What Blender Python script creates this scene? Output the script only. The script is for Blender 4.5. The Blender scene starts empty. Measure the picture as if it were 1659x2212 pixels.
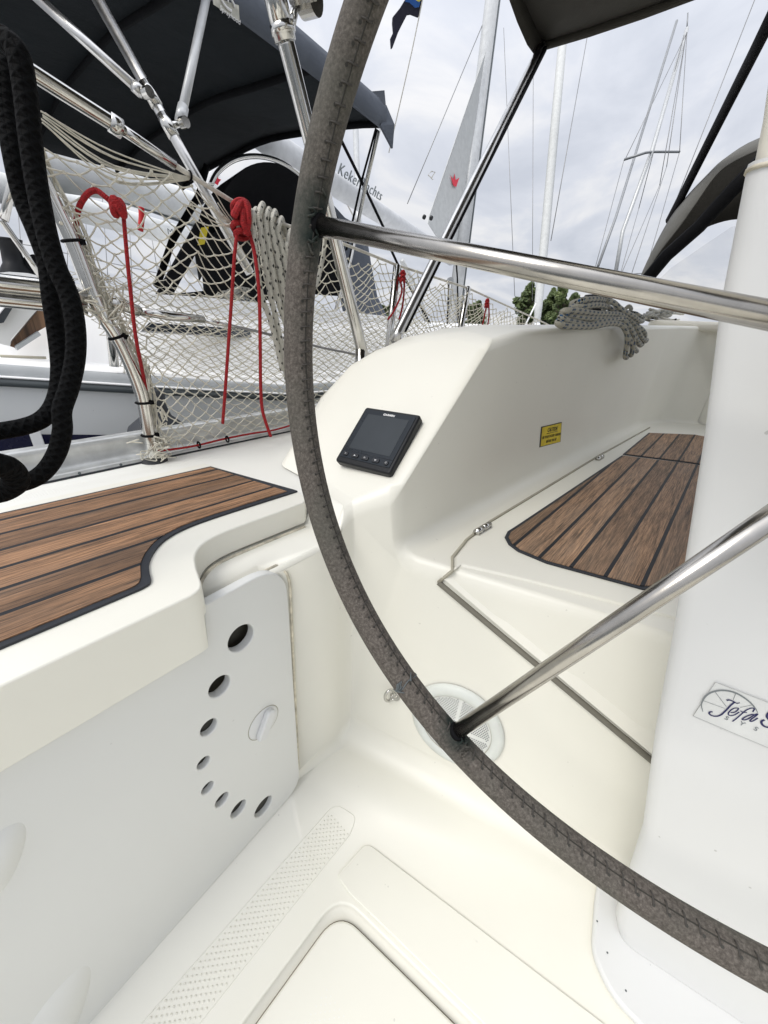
import bpy, bmesh, math, random
from mathutils import Vector, Matrix
random.seed(7)
V = Vector
# ------------------------------------------------------------------ camera
CX, CY, F, H = 829.5, 1106.0, 825.0, 0.90
fw = V((770, 356, -825)); nd = V((-100, -1694, -825))
cz = (-nd).normalized(); cx = (fw - cz*fw.dot(cz)).normalized(); cy = cz.cross(cx)
R3 = Matrix((cx, cy, cz))                 # world = R3 @ camera axes
O = V((0, 0, H))
scene = bpy.context.scene
C = scene.collection
cam_d = bpy.data.cameras.new('camera'); cam = bpy.data.objects.new('camera', cam_d); C.objects.link(cam)
cam.matrix_world = Matrix.Translation(O) @ R3.to_4x4()
cam_d.sensor_fit = 'HORIZONTAL'; cam_d.sensor_width = 36; cam_d.lens = 36*F/1659
cam_d.clip_start = 0.02; cam_d.clip_end = 3000
scene.camera = cam
# ------------------------------------------------------------------ sky and sun
SUN_EL, SUN_AZ = 52, 168      # degrees; azimuth counted from +X towards +Y
world = bpy.data.worlds.new('World'); scene.world = world; world.use_nodes = True
wt = world.node_tree; wt.nodes.clear()
def wn(t, **k):
    n = wt.nodes.new(t)
    for a, b in k.items(): setattr(n, a, b)
    return n
sky = wn('ShaderNodeTexSky', sky_type='NISHITA', sun_disc=False)
sky.sun_elevation = math.radians(SUN_EL); sky.sun_rotation = math.radians(90 - SUN_AZ)
sky.dust_density = 3.0
tc = wn('ShaderNodeTexCoord'); sep = wn('ShaderNodeSeparateXYZ'); wt.links.new(tc.outputs['Generated'], sep.inputs[0])
def wm(op, a, b=None):
    n = wn('ShaderNodeMath', operation=op)
    for i, q in enumerate((a, b)):
        if q is None: continue
        if isinstance(q, (int, float)): n.inputs[i].default_value = q
        else: wt.links.new(q, n.inputs[i])
    return n.outputs[0]
zc = wm('MAXIMUM', sep.outputs[2], 0.0)
den = wm('ADD', zc, 0.22)
comb = wn('ShaderNodeCombineXYZ')
wt.links.new(wm('DIVIDE', sep.outputs[0], den), comb.inputs[0]); wt.links.new(wm('DIVIDE', sep.outputs[1], den), comb.inputs[1])
no1 = wn('ShaderNodeTexNoise'); no1.inputs['Scale'].default_value = 1.7; no1.inputs['Detail'].default_value = 7; no1.inputs['Roughness'].default_value = .55; no1.inputs['Distortion'].default_value = .5
wt.links.new(comb.outputs[0], no1.inputs['Vector'])
cr = wn('ShaderNodeValToRGB'); wt.links.new(no1.outputs[0], cr.inputs[0])
e = cr.color_ramp.elements
e[0].position = .36; e[0].color = (.575, .605, .675, 1); e[1].position = .62; e[1].color = (.83, .83, .845, 1)
m = cr.color_ramp.elements.new(.5); m.color = (.675, .70, .765, 1)
# an overcast sky is brighter overhead than at the horizon
gr = wm('ADD', wm('MULTIPLY', wm('POWER', zc, 2.2), 14.0), 8.3)
mulc = wn('ShaderNodeVectorMath', operation='SCALE'); wt.links.new(cr.outputs[0], mulc.inputs[0]); wt.links.new(gr, mulc.inputs['Scale'])
mix = wn('ShaderNodeMix', data_type='RGBA'); mix.inputs[0].default_value = .93
wt.links.new(sky.outputs[0], mix.inputs[6]); wt.links.new(mulc.outputs[0], mix.inputs[7])
bg = wn('ShaderNodeBackground'); bg.inputs[1].default_value = .10; wt.links.new(mix.outputs[2], bg.inputs[0])
wo = wn('ShaderNodeOutputWorld'); wt.links.new(bg.outputs[0], wo.inputs[0])
sd = bpy.data.lights.new('sun', 'SUN'); sd.energy = 1.5; sd.angle = math.radians(28); sd.color = (1, .965, .9)
sun = bpy.data.objects.new('sun', sd); C.objects.link(sun)
el, az = math.radians(SUN_EL), math.radians(SUN_AZ)
sdir = V((math.cos(el)*math.cos(az), math.cos(el)*math.sin(az), math.sin(el)))
sun.rotation_euler = (-sdir).to_track_quat('-Z', 'Y').to_euler()
scene.view_settings.view_transform = 'Standard'; scene.view_settings.look = 'None'; scene.view_settings.gamma = 1
scene.view_settings.exposure = 0.29
try:
    scene.cycles.use_denoising = True
except Exception: pass
# ------------------------------------------------------------------ sighting helpers: photo position -> point on a real plane
def ray(px, py): return R3 @ V((px-CX, -(py-CY), -F))
def PL(px, py, p, n):
    d = ray(px, py); n = V(n); return O + d*((V(p)-O).dot(n)/d.dot(n))
def PZ(px, py, z): return PL(px, py, (0, 0, z), (0, 0, 1))
def PY(px, py, y): return PL(px, py, (0, y, 0), (0, 1, 0))
def PX(px, py, x): return PL(px, py, (x, 0, 0), (1, 0, 0))
def PD(px, py, d): return O + ray(px, py).normalized()*d
def WX(px, py, off=0.0):                # the skewed aft wall of the port bench
    n = V((1, .25, -.134)); return PL(px, py, (.437-off, .43, 0), n)
# ------------------------------------------------------------------ materials
class NT:
    def __init__(s, name):
        s.m = bpy.data.materials.new(name); s.m.use_nodes = True; s.t = s.m.node_tree
        s.b = s.t.nodes['Principled BSDF']; s.out = s.t.nodes['Material Output']
    def n(s, t, **k):
        q = s.t.nodes.new(t)
        for a, b in k.items(): setattr(q, a, b)
        return q
    def l(s, a, b): s.t.links.new(a, b)
    def setin(s, inp, v):
        if isinstance(v, (int, float)): inp.default_value = v
        elif isinstance(v, (tuple, list)): inp.default_value = tuple(v) + ((1,) if len(v) == 3 and len(inp.default_value) == 4 else ())
        else: s.l(v, inp)
    def math(s, op, a, b=0, c=None, clamp=False):
        q = s.n('ShaderNodeMath', operation=op, use_clamp=clamp)
        s.setin(q.inputs[0], a); s.setin(q.inputs[1], b)
        if c is not None: s.setin(q.inputs[2], c)
        return q.outputs[0]
    def noise(s, scale, detail=4, rough=.55, vec=None, dist=0):
        q = s.n('ShaderNodeTexNoise'); q.inputs['Scale'].default_value = scale; q.inputs['Detail'].default_value = detail
        q.inputs['Roughness'].default_value = rough; q.inputs['Distortion'].default_value = dist
        s.l(vec if vec is not None else s.obj(), q.inputs['Vector']); return q.outputs[0]
    def obj(s):
        if not hasattr(s, '_tc'): s._tc = s.n('ShaderNodeTexCoord')
        return s._tc.outputs['Object']
    def uv(s):
        s.obj(); return s._tc.outputs['UV']
    def sep(s, v):
        q = s.n('ShaderNodeSeparateXYZ'); s.l(v, q.inputs[0]); return q.outputs
    def scale(s, v, sc):
        q = s.n('ShaderNodeMapping'); q.inputs['Scale'].default_value = sc; s.l(v, q.inputs[0]); return q.outputs[0]
    def ramp(s, f, stops):
        q = s.n('ShaderNodeValToRGB'); s.l(f, q.inputs[0]); el = q.color_ramp.elements
        while len(el) < len(stops): el.new(.5)
        for e_, (p, c) in zip(el, stops):
            e_.position = p; e_.color = (c[0], c[1], c[2], 1) if isinstance(c, (tuple, list)) else (c, c, c, 1)
        return q.outputs[0]
    def mixc(s, f, a, b):
        q = s.n('ShaderNodeMix', data_type='RGBA'); s.setin(q.inputs[0], f); s.setin(q.inputs[6], a); s.setin(q.inputs[7], b); return q.outputs[2]
    def bump(s, h, strength=.3, dist=.001):
        q = s.n('ShaderNodeBump'); q.inputs['Strength'].default_value = strength; q.inputs['Distance'].default_value = dist
        s.l(h, q.inputs['Height']); s.l(q.outputs[0], s.b.inputs['Normal'])
    def base(s, c): s.setin(s.b.inputs['Base Color'], c)
    def rough(s, r): s.setin(s.b.inputs['Roughness'], r)
MAT = {}
def simple(name, col, rough=.5, metal=0, spec=.5, nz=.06, scale=12, bump=0, coat=0):
    t = NT(name)
    f = t.noise(scale, 5)
    c0 = tuple(max(0, x*(1-nz*2)) for x in col); c1 = tuple(min(1, x*(1+nz)) for x in col)
    t.base(t.ramp(f, [(.3, c0), (.7, c1)]))
    t.b.inputs['Metallic'].default_value = metal
    t.rough(t.math('MULTIPLY_ADD', t.noise(scale*3, 3), .16, rough-.08))
    t.b.inputs['Specular IOR Level'].default_value = spec
    t.b.inputs['Coat Weight'].default_value = coat
    if bump: t.bump(t.noise(scale*14, 3), bump, .0006)
    MAT[name] = t.m; return t.m
def gelcoat(name, col, rough, grime=(.42, .38, .27), amt=.5):
    t = NT(name)
    big = t.noise(2.2, 4); spk = t.noise(60, 2, .5); st = t.noise(9, 8, .7, dist=.6)
    c = t.mixc(t.ramp(big, [(.35, 0), (.7, 1)]), tuple(x*.955 for x in col), col)
    g = t.math('MULTIPLY', t.ramp(st, [(.52, 0), (.80, 1)]), t.math('MULTIPLY', t.ramp(big, [(.45, 0), (.7, 1)]), .015*amt))
    c = t.mixc(g, c, grime)
    ch = t.math('MULTIPLY', t.ramp(t.noise(95, 1, .4), [(.80, 0), (.815, 1)]), .45*amt)   # small chips
    c = t.mixc(ch, c, (.16, .15, .13))
    t.base(c)
    t.rough(t.math('ADD', t.math('MULTIPLY', t.noise(5, 3), .22), rough-.08))
    t.b.inputs['Specular IOR Level'].default_value = .45
    t.bump(t.math('ADD', t.math('MULTIPLY', t.noise(380, 2), .35), t.math('MULTIPLY', t.noise(7, 3), 2.5)), .12, .0008)
    MAT[name] = t.m
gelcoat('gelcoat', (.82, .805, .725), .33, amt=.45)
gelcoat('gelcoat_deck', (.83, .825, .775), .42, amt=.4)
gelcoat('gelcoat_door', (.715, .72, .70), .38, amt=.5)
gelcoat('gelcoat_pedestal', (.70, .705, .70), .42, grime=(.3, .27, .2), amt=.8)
gelcoat('gelcoat_cream', (.77, .74, .65), .45)
gelcoat('hull_white', (.80, .81, .80), .3, grime=(.35, .33, .22), amt=1.6)
gelcoat('boat_white', (.94, .94, .935), .35, amt=.1)
simple('dark_gap', (.40, .375, .30), .8)
simple('net_cord', (.70, .67, .57), .8, nz=.12, scale=60)
simple('gap_grey', (.17, .16, .13), .85)
simple('bark_brown', (.12, .085, .05), .8)
simple('thread', (.055, .05, .044), .8)
simple('sealant', (.66, .61, .49), .6, nz=.25, scale=40)
simple('caulk', (.022, .026, .034), .6, nz=.15)
simple('black_plastic', (.009, .010, .012), .45, spec=.3, bump=.15, nz=.1)
simple('black_gloss', (.012, .013, .016), .22)
simple('rubber', (.025, .027, .03), .55)
simple('screen_frame', (.016, .021, .028), .42, spec=.22)
simple('screen', (.040, .047, .054), .35, spec=.22)
simple('white_print', (.75, .75, .75), .6)
simple('grey_print', (.18, .20, .21), .6)
simple('navy_print', (.01, .012, .08), .4)
simple('hull_navy', (.006, .006, .035), .25)
simple('yellow_sticker', (.72, .55, .02), .45, nz=.1, scale=60)
simple('black_print', (.02, .018, .012), .5)
simple('sticker_clear', (.66, .67, .66), .4)
simple('grey_line', (.42, .43, .42), .5)
simple('speaker_rim', (.68, .705, .67), .4)
simple('speaker_grille', (.74, .75, .72), .5)
simple('grey_band', (.42, .44, .45), .4)
simple('dark_band', (.10, .115, .12), .45)
simple('window_tint', (.03, .036, .045), .15, spec=.8)
simple('aluminium', (.60, .61, .60), .42, metal=.55, nz=.12, scale=25)
simple('mast_alu', (.55, .56, .56), .4, metal=.3)
simple('mast_grey', (.30, .31, .32), .45, metal=.3)
simple('sail', (.58, .59, .58), .8, nz=.05)
simple('sail_white', (.74, .75, .74), .8, nz=.05)
simple('boom_grey', (.62, .63, .64), .6)
simple('wire', (.28, .28, .28), .4, metal=.6)
simple('wire_coat', (.64, .61, .54), .5, nz=.15, scale=50)
simple('crown_red', (.75, .03, .06), .6)
simple('red_cloth', (.5, .015, .02), .7)
simple('yellow_strap', (.75, .6, .03), .6)
simple('flag_navy', (.015, .015, .03), .8, bump=.2)
simple('flag_blue', (.02, .10, .35), .8)
simple('flag_yellow', (.7, .6, .1), .8)
simple('fender', (.03, .034, .042), .65, bump=.2)
simple('strap_black', (.0035, .0035, .0045), .8, bump=.2, spec=.15)
simple('clear_vinyl', (.62, .66, .72), .2)
simple('beige_plastic', (.50, .49, .42), .5, nz=.15, scale=40)
def steel(name, col, rough, var):
    t = NT(name); t.b.inputs['Metallic'].default_value = 1
    f = t.noise(18, 6, .65); t.base(t.ramp(f, [(.35, tuple(x*.8 for x in col)), (.65, col)]))
    t.rough(t.math('MULTIPLY_ADD', t.noise(45, 5, .7), var, rough))
    t.bump(t.noise(5, 2), .05, .002)
    MAT[name] = t.m
steel('steel', (.66, .65, .62), .07, .16)
steel('steel_soft', (.72, .71, .69), .22, .15)
steel('steel_spoke', (.50, .475, .435), .13, .16)
# teak: grain along the planks, black caulk seams every plank
def teak(name, pitch, y0, slope, dark, seam=.075):
    t = NT(name)
    x, y, z = t.sep(t.obj())
    yy = t.math('DIVIDE', t.math('SUBTRACT', t.math('MULTIPLY_ADD', x, slope, y), y0), pitch)
    cell = t.math('FLOOR', yy); fr = t.math('SUBTRACT', yy, cell)
    tone = t.n('ShaderNodeTexWhiteNoise', noise_dimensions='1D'); t.l(cell, tone.inputs['W'])
    cb = t.n('ShaderNodeCombineXYZ'); t.l(t.math('ADD', x, t.math('MULTIPLY', tone.outputs[0], 9)), cb.inputs[0]); t.l(y, cb.inputs[1]); t.l(tone.outputs[0], cb.inputs[2])
    g1 = t.noise(1, 9, .72, t.scale(cb.outputs[0], (4.5, 75, 3)), 1.3)
    g2 = t.noise(1, 5, .8, t.scale(cb.outputs[0], (14, 520, 3)), .25)
    g3 = t.noise(1, 3, .6, t.scale(cb.outputs[0], (1.5, 9, 2)), .5)
    f = t.math('ADD', t.math('MULTIPLY', g1, .42), t.math('MULTIPLY', g2, .58))
    c = t.ramp(f, [(.38, tuple(q*.12 for q in dark)), (.45, tuple(q*.75 for q in dark)), (.53, tuple(q*1.55 for q in dark)), (.63, tuple(min(1, q*2.7) for q in dark))])
    c = t.mixc(t.math('MULTIPLY', t.ramp(g3, [(.5, 0), (.75, 1)]), .22), c, (.34, .29, .24))
    hs = t.n('ShaderNodeHueSaturation'); t.l(c, hs.inputs['Color']); t.l(t.math('MULTIPLY_ADD', tone.outputs[0], .45, .78), hs.inputs['Value']); hs.inputs['Saturation'].default_value = 1.02
    edge = t.math('LESS_THAN', fr, seam)
    t.base(t.mixc(edge, hs.outputs[0], (.007, .0085, .012)))
    t.rough(.62)
    hgt = t.math('MULTIPLY', t.math('SUBTRACT', 1, edge), t.math('MULTIPLY_ADD', f, 1.2, .4))
    t.bump(hgt, .8, .0012)
    MAT[name] = t.m
teak('teak_seat', .0530, .4455, 0.0, (.170, .094, .050), .125)
teak('teak_bench', .0565, .0025, .0135, (.190, .118, .072), .12)
def leather():
    t = NT('leather')
    ob = t.obj(); x, y, z = t.sep(ob)
    c = t.ramp(t.noise(330, 5, .75), [(.33, (.050, .043, .037)), (.5, (.100, .087, .075)), (.66, (.165, .146, .129))])
    c = t.mixc(t.math('MULTIPLY', t.ramp(t.noise(9, 4), [(.45, 0), (.7, 1)]), .5), c, (.085, .088, .072))
    MAT['leather'] = t.m
    t.cnode = c
    return t
LE = leather()
def rope(name, base, mark, fx, fv, thr, amt=1.0, bump=.6):
    """braided rope: u = metres along, v = turns round"""
    t = NT(name); u, v, _ = t.sep(t.uv())
    a = t.math('FRACT', t.math('ADD', t.math('MULTIPLY', u, fx), t.math('MULTIPLY', v, fv)))
    b = t.math('FRACT', t.math('SUBTRACT', t.math('MULTIPLY', u, fx), t.math('MULTIPLY', v, fv)))
    k = t.math('MULTIPLY', t.math('LESS_THAN', a, thr), t.math('LESS_THAN', b, thr))
    fuzz = t.noise(700, 2)
    bc = t.ramp(fuzz, [(.3, tuple(q*.72 for q in base)), (.7, base)])
    t.base(t.mixc(t.math('MULTIPLY', k, amt), bc, mark)); t.rough(.85)
    wa = t.math('SINE', t.math('MULTIPLY', t.math('ADD', t.math('MULTIPLY', u, 160), t.math('MULTIPLY', v, 3)), 6.283))
    wb = t.math('SINE', t.math('MULTIPLY', t.math('SUBTRACT', t.math('MULTIPLY', u, 160), t.math('MULTIPLY', v, 3)), 6.283))
    t.bump(t.math('ADD', t.math('MULTIPLY', wa, wb), t.math('MULTIPLY', fuzz, .5)), bump, .0012)
    MAT[name] = t.m; return t
rope('rope_fleck', (.58, .56, .49), (.02, .02, .018), 34, 2, .30)
rope('rope_red', (.40, .012, .016), (.20, .008, .01), 90, 2, .5, .6)
rope('rope_plain', (.56, .53, .44), (.4, .37, .3), 90, 2, .5, .4)
# big black braid
t = NT('rope_black'); u, v, _ = t.sep(t.uv())
wa = t.math('SINE', t.math('MULTIPLY', t.math('ADD', t.math('MULTIPLY', u, 110), t.math('MULTIPLY', v, 5)), 6.283))
wb = t.math('SINE', t.math('MULTIPLY', t.math('SUBTRACT', t.math('MULTIPLY', u, 110), t.math('MULTIPLY', v, 5)), 6.283))
hh = t.math('MAXIMUM', wa, wb)
t.base(t.ramp(hh, [(0.2, (.0008, .0008, .001)), (1, (.0035, .004, .0045))])); t.rough(.85); t.b.inputs['Specular IOR Level'].default_value = .12
t.bump(t.math('ADD', hh, t.math('MULTIPLY', t.noise(900, 2), .9)), .7, .0013); MAT['rope_black'] = t.m
# grey rope with groups of blue-black checks
t = NT('rope_blue'); u, v, _ = t.sep(t.uv())
a = t.math('FRACT', t.math('ADD', t.math('MULTIPLY', u, 120), t.math('MULTIPLY', v, 3)))
b = t.math('FRACT', t.math('SUBTRACT', t.math('MULTIPLY', u, 120), t.math('MULTIPLY', v, 3)))
k = t.math('ABSOLUTE', t.math('SUBTRACT', t.math('LESS_THAN', a, .5), t.math('LESS_THAN', b, .5)))
g = t.math('LESS_THAN', t.math('FRACT', t.math('ADD', t.math('MULTIPLY', u, 27), v)), .46)
cc = t.mixc(t.math('LESS_THAN', a, .5), (.008, .075, .19), (.008, .010, .014))
t.base(t.mixc(t.math('MULTIPLY', k, g), t.ramp(t.noise(500, 2), [(.3, (.29, .28, .23)), (.7, (.43, .41, .34))]), cc)); t.rough(.85)
t.bump(t.math('MULTIPLY', a, b), .6, .001); MAT['rope_blue'] = t.m
def fabric(name, col, trans=0.0, bump=.4):
    t = NT(name); w = t.math('MULTIPLY', t.math('SINE', t.math('MULTIPLY', t.sep(t.obj())[0], 1800)), t.math('SINE', t.math('MULTIPLY', t.sep(t.obj())[1], 1800)))
    f = t.noise(3.0, 6, .6, dist=.4)
    t.base(t.ramp(f, [(.3, tuple(q*.82 for q in col)), (.7, tuple(q*1.15 for q in col))])); t.rough(.85)
    t.b.inputs['Specular IOR Level'].default_value = .2
    t.bump(t.math('ADD', t.math('MULTIPLY', w, .2), t.math('MULTIPLY', f, 14)), bump, .004)
    MAT[name] = t.m; return t
fabric('canvas_dark', (.009, .012, .0145))
fabric('canvas_edge', (.10, .112, .135))  # lit upper side of the charcoal canvas painted lighter; also the grey-blue sail cover
fabric('canvas_taupe', (.050, .046, .038))
fabric('canvas_beige', (.14, .137, .125))
fabric('canvas_lining', (.030, .028, .024))
fabric('canvas_black', (.006, .0065, .008))
# ------------------------------------------------------------------ mesh helpers
def crom(pts, n=8, closed=False):
    pts = [V(p) for p in pts]; out = []; N = len(pts)
    rng = range(N if closed else N-1)
    for i in rng:
        if closed: p0, p1, p2, p3 = pts[i-1], pts[i], pts[(i+1) % N], pts[(i+2) % N]
        else: p0, p1, p2, p3 = pts[max(i-1, 0)], pts[i], pts[i+1], pts[min(i+2, N-1)]
        for k in range(n):
            s = k/n; s2, s3 = s*s, s*s*s
            out.append(.5*((2*p1) + (p2-p0)*s + (2*p0-5*p1+4*p2-p3)*s2 + (3*p1-p0-3*p2+p3)*s3))
    if not closed: out.append(pts[-1])
    return out
class MB:
    def __init__(s): s.v = []; s.f = []; s.uv = []; s.sm = []
    def add(s, vs, fs, uvs=None, smooth=False):
        o = len(s.v); s.v += [tuple(p) for p in vs]
        for i, f in enumerate(fs):
            s.f.append(tuple(a+o for a in f)); s.uv.append(uvs[i] if uvs else [(0, 0)]*len(f)); s.sm.append(smooth)
        return s
    def tube(s, path, r, n=10, closed=False, cap=True, flat=None):
        P = [V(p) for p in path]; N = len(P)
        if N < 2: return s
        T = []
        for i in range(N):
            a = P[i-1] if (i > 0 or closed) else P[i]; b = P[(i+1) % N] if (i < N-1 or closed) else P[i]
            d = b-a; T.append(d.normalized() if d.length > 1e-9 else V((0, 0, 1)))
        up = V((0, 0, 1)) if abs(T[0].z) < .9 else V((1, 0, 0))
        nrm = (up - T[0]*up.dot(T[0])).normalized(); L = [0.0]; vs = []; fr = []
        for i in range(N):
            if i > 0:
                nrm = nrm - T[i]*nrm.dot(T[i]); nrm = nrm.normalized() if nrm.length > 1e-6 else V((1, 0, 0)); L.append(L[-1]+(P[i]-P[i-1]).length)
            bn = T[i].cross(nrm); rr = r(i/(N-1)) if callable(r) else r
            fa = flat if flat else 1.0
            for k in range(n):
                q = 2*math.pi*k/n; vs.append(P[i] + (nrm*math.cos(q) + bn*math.sin(q)*fa)*rr)
        fs = []; us = []; M = N if closed else N-1
        Lt = L[-1]+(P[0]-P[-1]).length
        for i in range(M):
            j = (i+1) % N; u0 = L[i]; u1 = L[j] if j else Lt
            for k in range(n):
                l = (k+1) % n
                fs.append((i*n+k, i*n+l, j*n+l, j*n+k)); us.append([(u0, k/n), (u0, (k+1)/n), (u1, (k+1)/n), (u1, k/n)])
        if cap and not closed:
            fs.append(tuple(range(n))[::-1]); us.append([(0, 0)]*n); fs.append(tuple((N-1)*n+k for k in range(n))); us.append([(0, 0)]*n)
        return s.add(vs, fs, us, True)
    def box(s, lo, hi, M=None):
        x0, y0, z0 = lo; x1, y1, z1 = hi
        vs = [V(p) for p in ((x0,y0,z0),(x1,y0,z0),(x1,y1,z0),(x0,y1,z0),(x0,y0,z1),(x1,y0,z1),(x1,y1,z1),(x0,y1,z1))]
        if M: vs = [M @ p for p in vs]
        return s.add(vs, [(3,2,1,0),(4,5,6,7),(0,1,5,4),(1,2,6,5),(2,3,7,6),(3,0,4,7)])
    def prism(s, pts, d):
        """polygon extruded by vector d"""
        P = [V(p) for p in pts]; n = len(P); d = V(d)
        return s.add(P + [p+d for p in P], [tuple(range(n))[::-1], tuple(range(n, 2*n))] + [(i, (i+1) % n, n+(i+1) % n, n+i) for i in range(n)])
    def quad(s, pts): return s.add(pts, [tuple(range(len(pts)))])
    def grid(s, rows, smooth=True, close=False):
        m = len(rows[0]); vs = [p for r in rows for p in r]; fs = []
        for i in range(len(rows)-1):
            for j in range(m if close else m-1):
                k = (j+1) % m; fs.append((i*m+j, i*m+k, (i+1)*m+k, (i+1)*m+j))
        return s.add(vs, fs, None, smooth)
    def disc(s, c, ax, r, h, n=40, r2=None):
        c = V(c); ax = V(ax).normalized(); a = ax.orthogonal().normalized(); b = ax.cross(a); r2 = r if r2 is None else r2
        lo = [c + (a*math.cos(2*math.pi*k/n)+b*math.sin(2*math.pi*k/n))*r for k in range(n)]
        hi = [c + ax*h + (a*math.cos(2*math.pi*k/n)+b*math.sin(2*math.pi*k/n))*r2 for k in range(n)]
        return s.add(lo+hi, [tuple(range(n))[::-1], tuple(range(n, 2*n))] + [(i, (i+1) % n, n+(i+1) % n, n+i) for i in range(n)])
    def lathe(s, c, ax, prof, n=48):
        c = V(c); ax = V(ax).normalized(); a = ax.orthogonal().normalized(); b = ax.cross(a)
        rows = [[c + ax*h + (a*math.cos(2*math.pi*k/n)+b*math.sin(2*math.pi*k/n))*r for k in range(n)] for r, h in prof]
        return s.grid(rows, True, True)
    def text(s, body, o, r, u, size, shear=0, spacing=1.0, ext=0.0002, align='LEFT', bold=0, wide=1.0):
        cu = bpy.data.curves.new('lettering', 'FONT'); cu.body = body; cu.size = size; cu.shear = shear; cu.space_character = spacing
        cu.extrude = ext; cu.align_x = align; cu.offset = bold; cu.resolution_u = 3
        ob = bpy.data.objects.new('lettering', cu); C.objects.link(ob)
        me = bpy.data.meshes.new_from_object(ob); r = V(r).normalized(); n = r.cross(V(u)).normalized(); u2 = n.cross(r)
        vs = [V(o) + r*v.co.x*wide + u2*v.co.y + n*v.co.z for v in me.vertices]
        s.add(vs, [tuple(p.vertices) for p in me.polygons])
        bpy.data.objects.remove(ob); bpy.data.meshes.remove(me); bpy.data.curves.remove(cu); return s
    def build(s, name, mat, parent=None, bevel=0, seg=3, weights=None, sub=0, solid=0, angle=35):
        me = bpy.data.meshes.new(name); me.from_pydata(s.v, [], s.f)
        ul = me.uv_layers.new(name='UVMap'); i = 0
        for f in s.uv:
            for q in f: ul.data[i].uv = q; i += 1
        me.polygons.foreach_set('use_smooth', s.sm)
        me.materials.append(MAT[mat]); me.update()
        ob = bpy.data.objects.new(name, me); C.objects.link(ob)
        if solid:
            q = ob.modifiers.new('solid', 'SOLIDIFY'); q.thickness = solid; q.offset = -1
        if weights is not None:
            at = me.attributes.new('bevel_weight_edge', 'FLOAT', 'EDGE')
            for e_ in me.edges:
                k = tuple(sorted(e_.vertices)); at.data[e_.index].value = weights.get(k, 0.0)
        if bevel:
            q = ob.modifiers.new('bevel', 'BEVEL'); q.width = bevel; q.segments = seg
            q.limit_method = 'WEIGHT' if weights is not None else 'ANGLE'; q.angle_limit = math.radians(angle); q.harden_normals = True
            me.polygons.foreach_set('use_smooth', [True]*len(me.polygons))
            try: q.miter_outer = 'MITER_ARC'
            except Exception: pass
        if sub:
            q = ob.modifiers.new('sub', 'SUBSURF'); q.levels = sub; q.render_levels = sub
        if parent:
            ob.parent = parent; ob.matrix_parent_inverse = Matrix.Translation(parent.location).inverted()
        return ob
def thing(name, label, cat, loc=(0, 0, 0), group=None, kind=None):
    o = bpy.data.objects.new(name, None); C.objects.link(o); o.location = loc; o.empty_display_size = .05
    return tag(o, label, cat, group, kind)
def tag(o, label=None, cat=None, group=None, kind=None):
    if label: o['label'] = label
    if cat: o['category'] = cat
    if group: o['group'] = group
    if kind: o['kind'] = kind
    return o
    o.parent = parent_part; o.matrix_parent_inverse = Matrix.Identity(4) if parent_part.parent is None else parent_part.matrix_parent_inverse.inverted() @ Matrix.Translation(parent_part.parent.location).inverted(); return o
def rounded(pts, rad, n=5):
    """round the corners of a planar polygon; rad is one number or a list"""
    P = [V(p) for p in pts]; out = []
    for i, p in enumerate(P):
        r = rad[i] if isinstance(rad, (list, tuple)) else rad
        if r <= 0: out.append(p); continue
        a = P[i-1]-p; b = P[(i+1) % len(P)]-p
        r_ = min(r, a.length*.45, b.length*.45); a = a.normalized()*r_; b = b.normalized()*r_
        for k in range(n+1):
            s = k/n; out.append((p+a)*(1-s)**2 + p*2*s*(1-s) + (p+b)*s*s)
    return out
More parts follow.
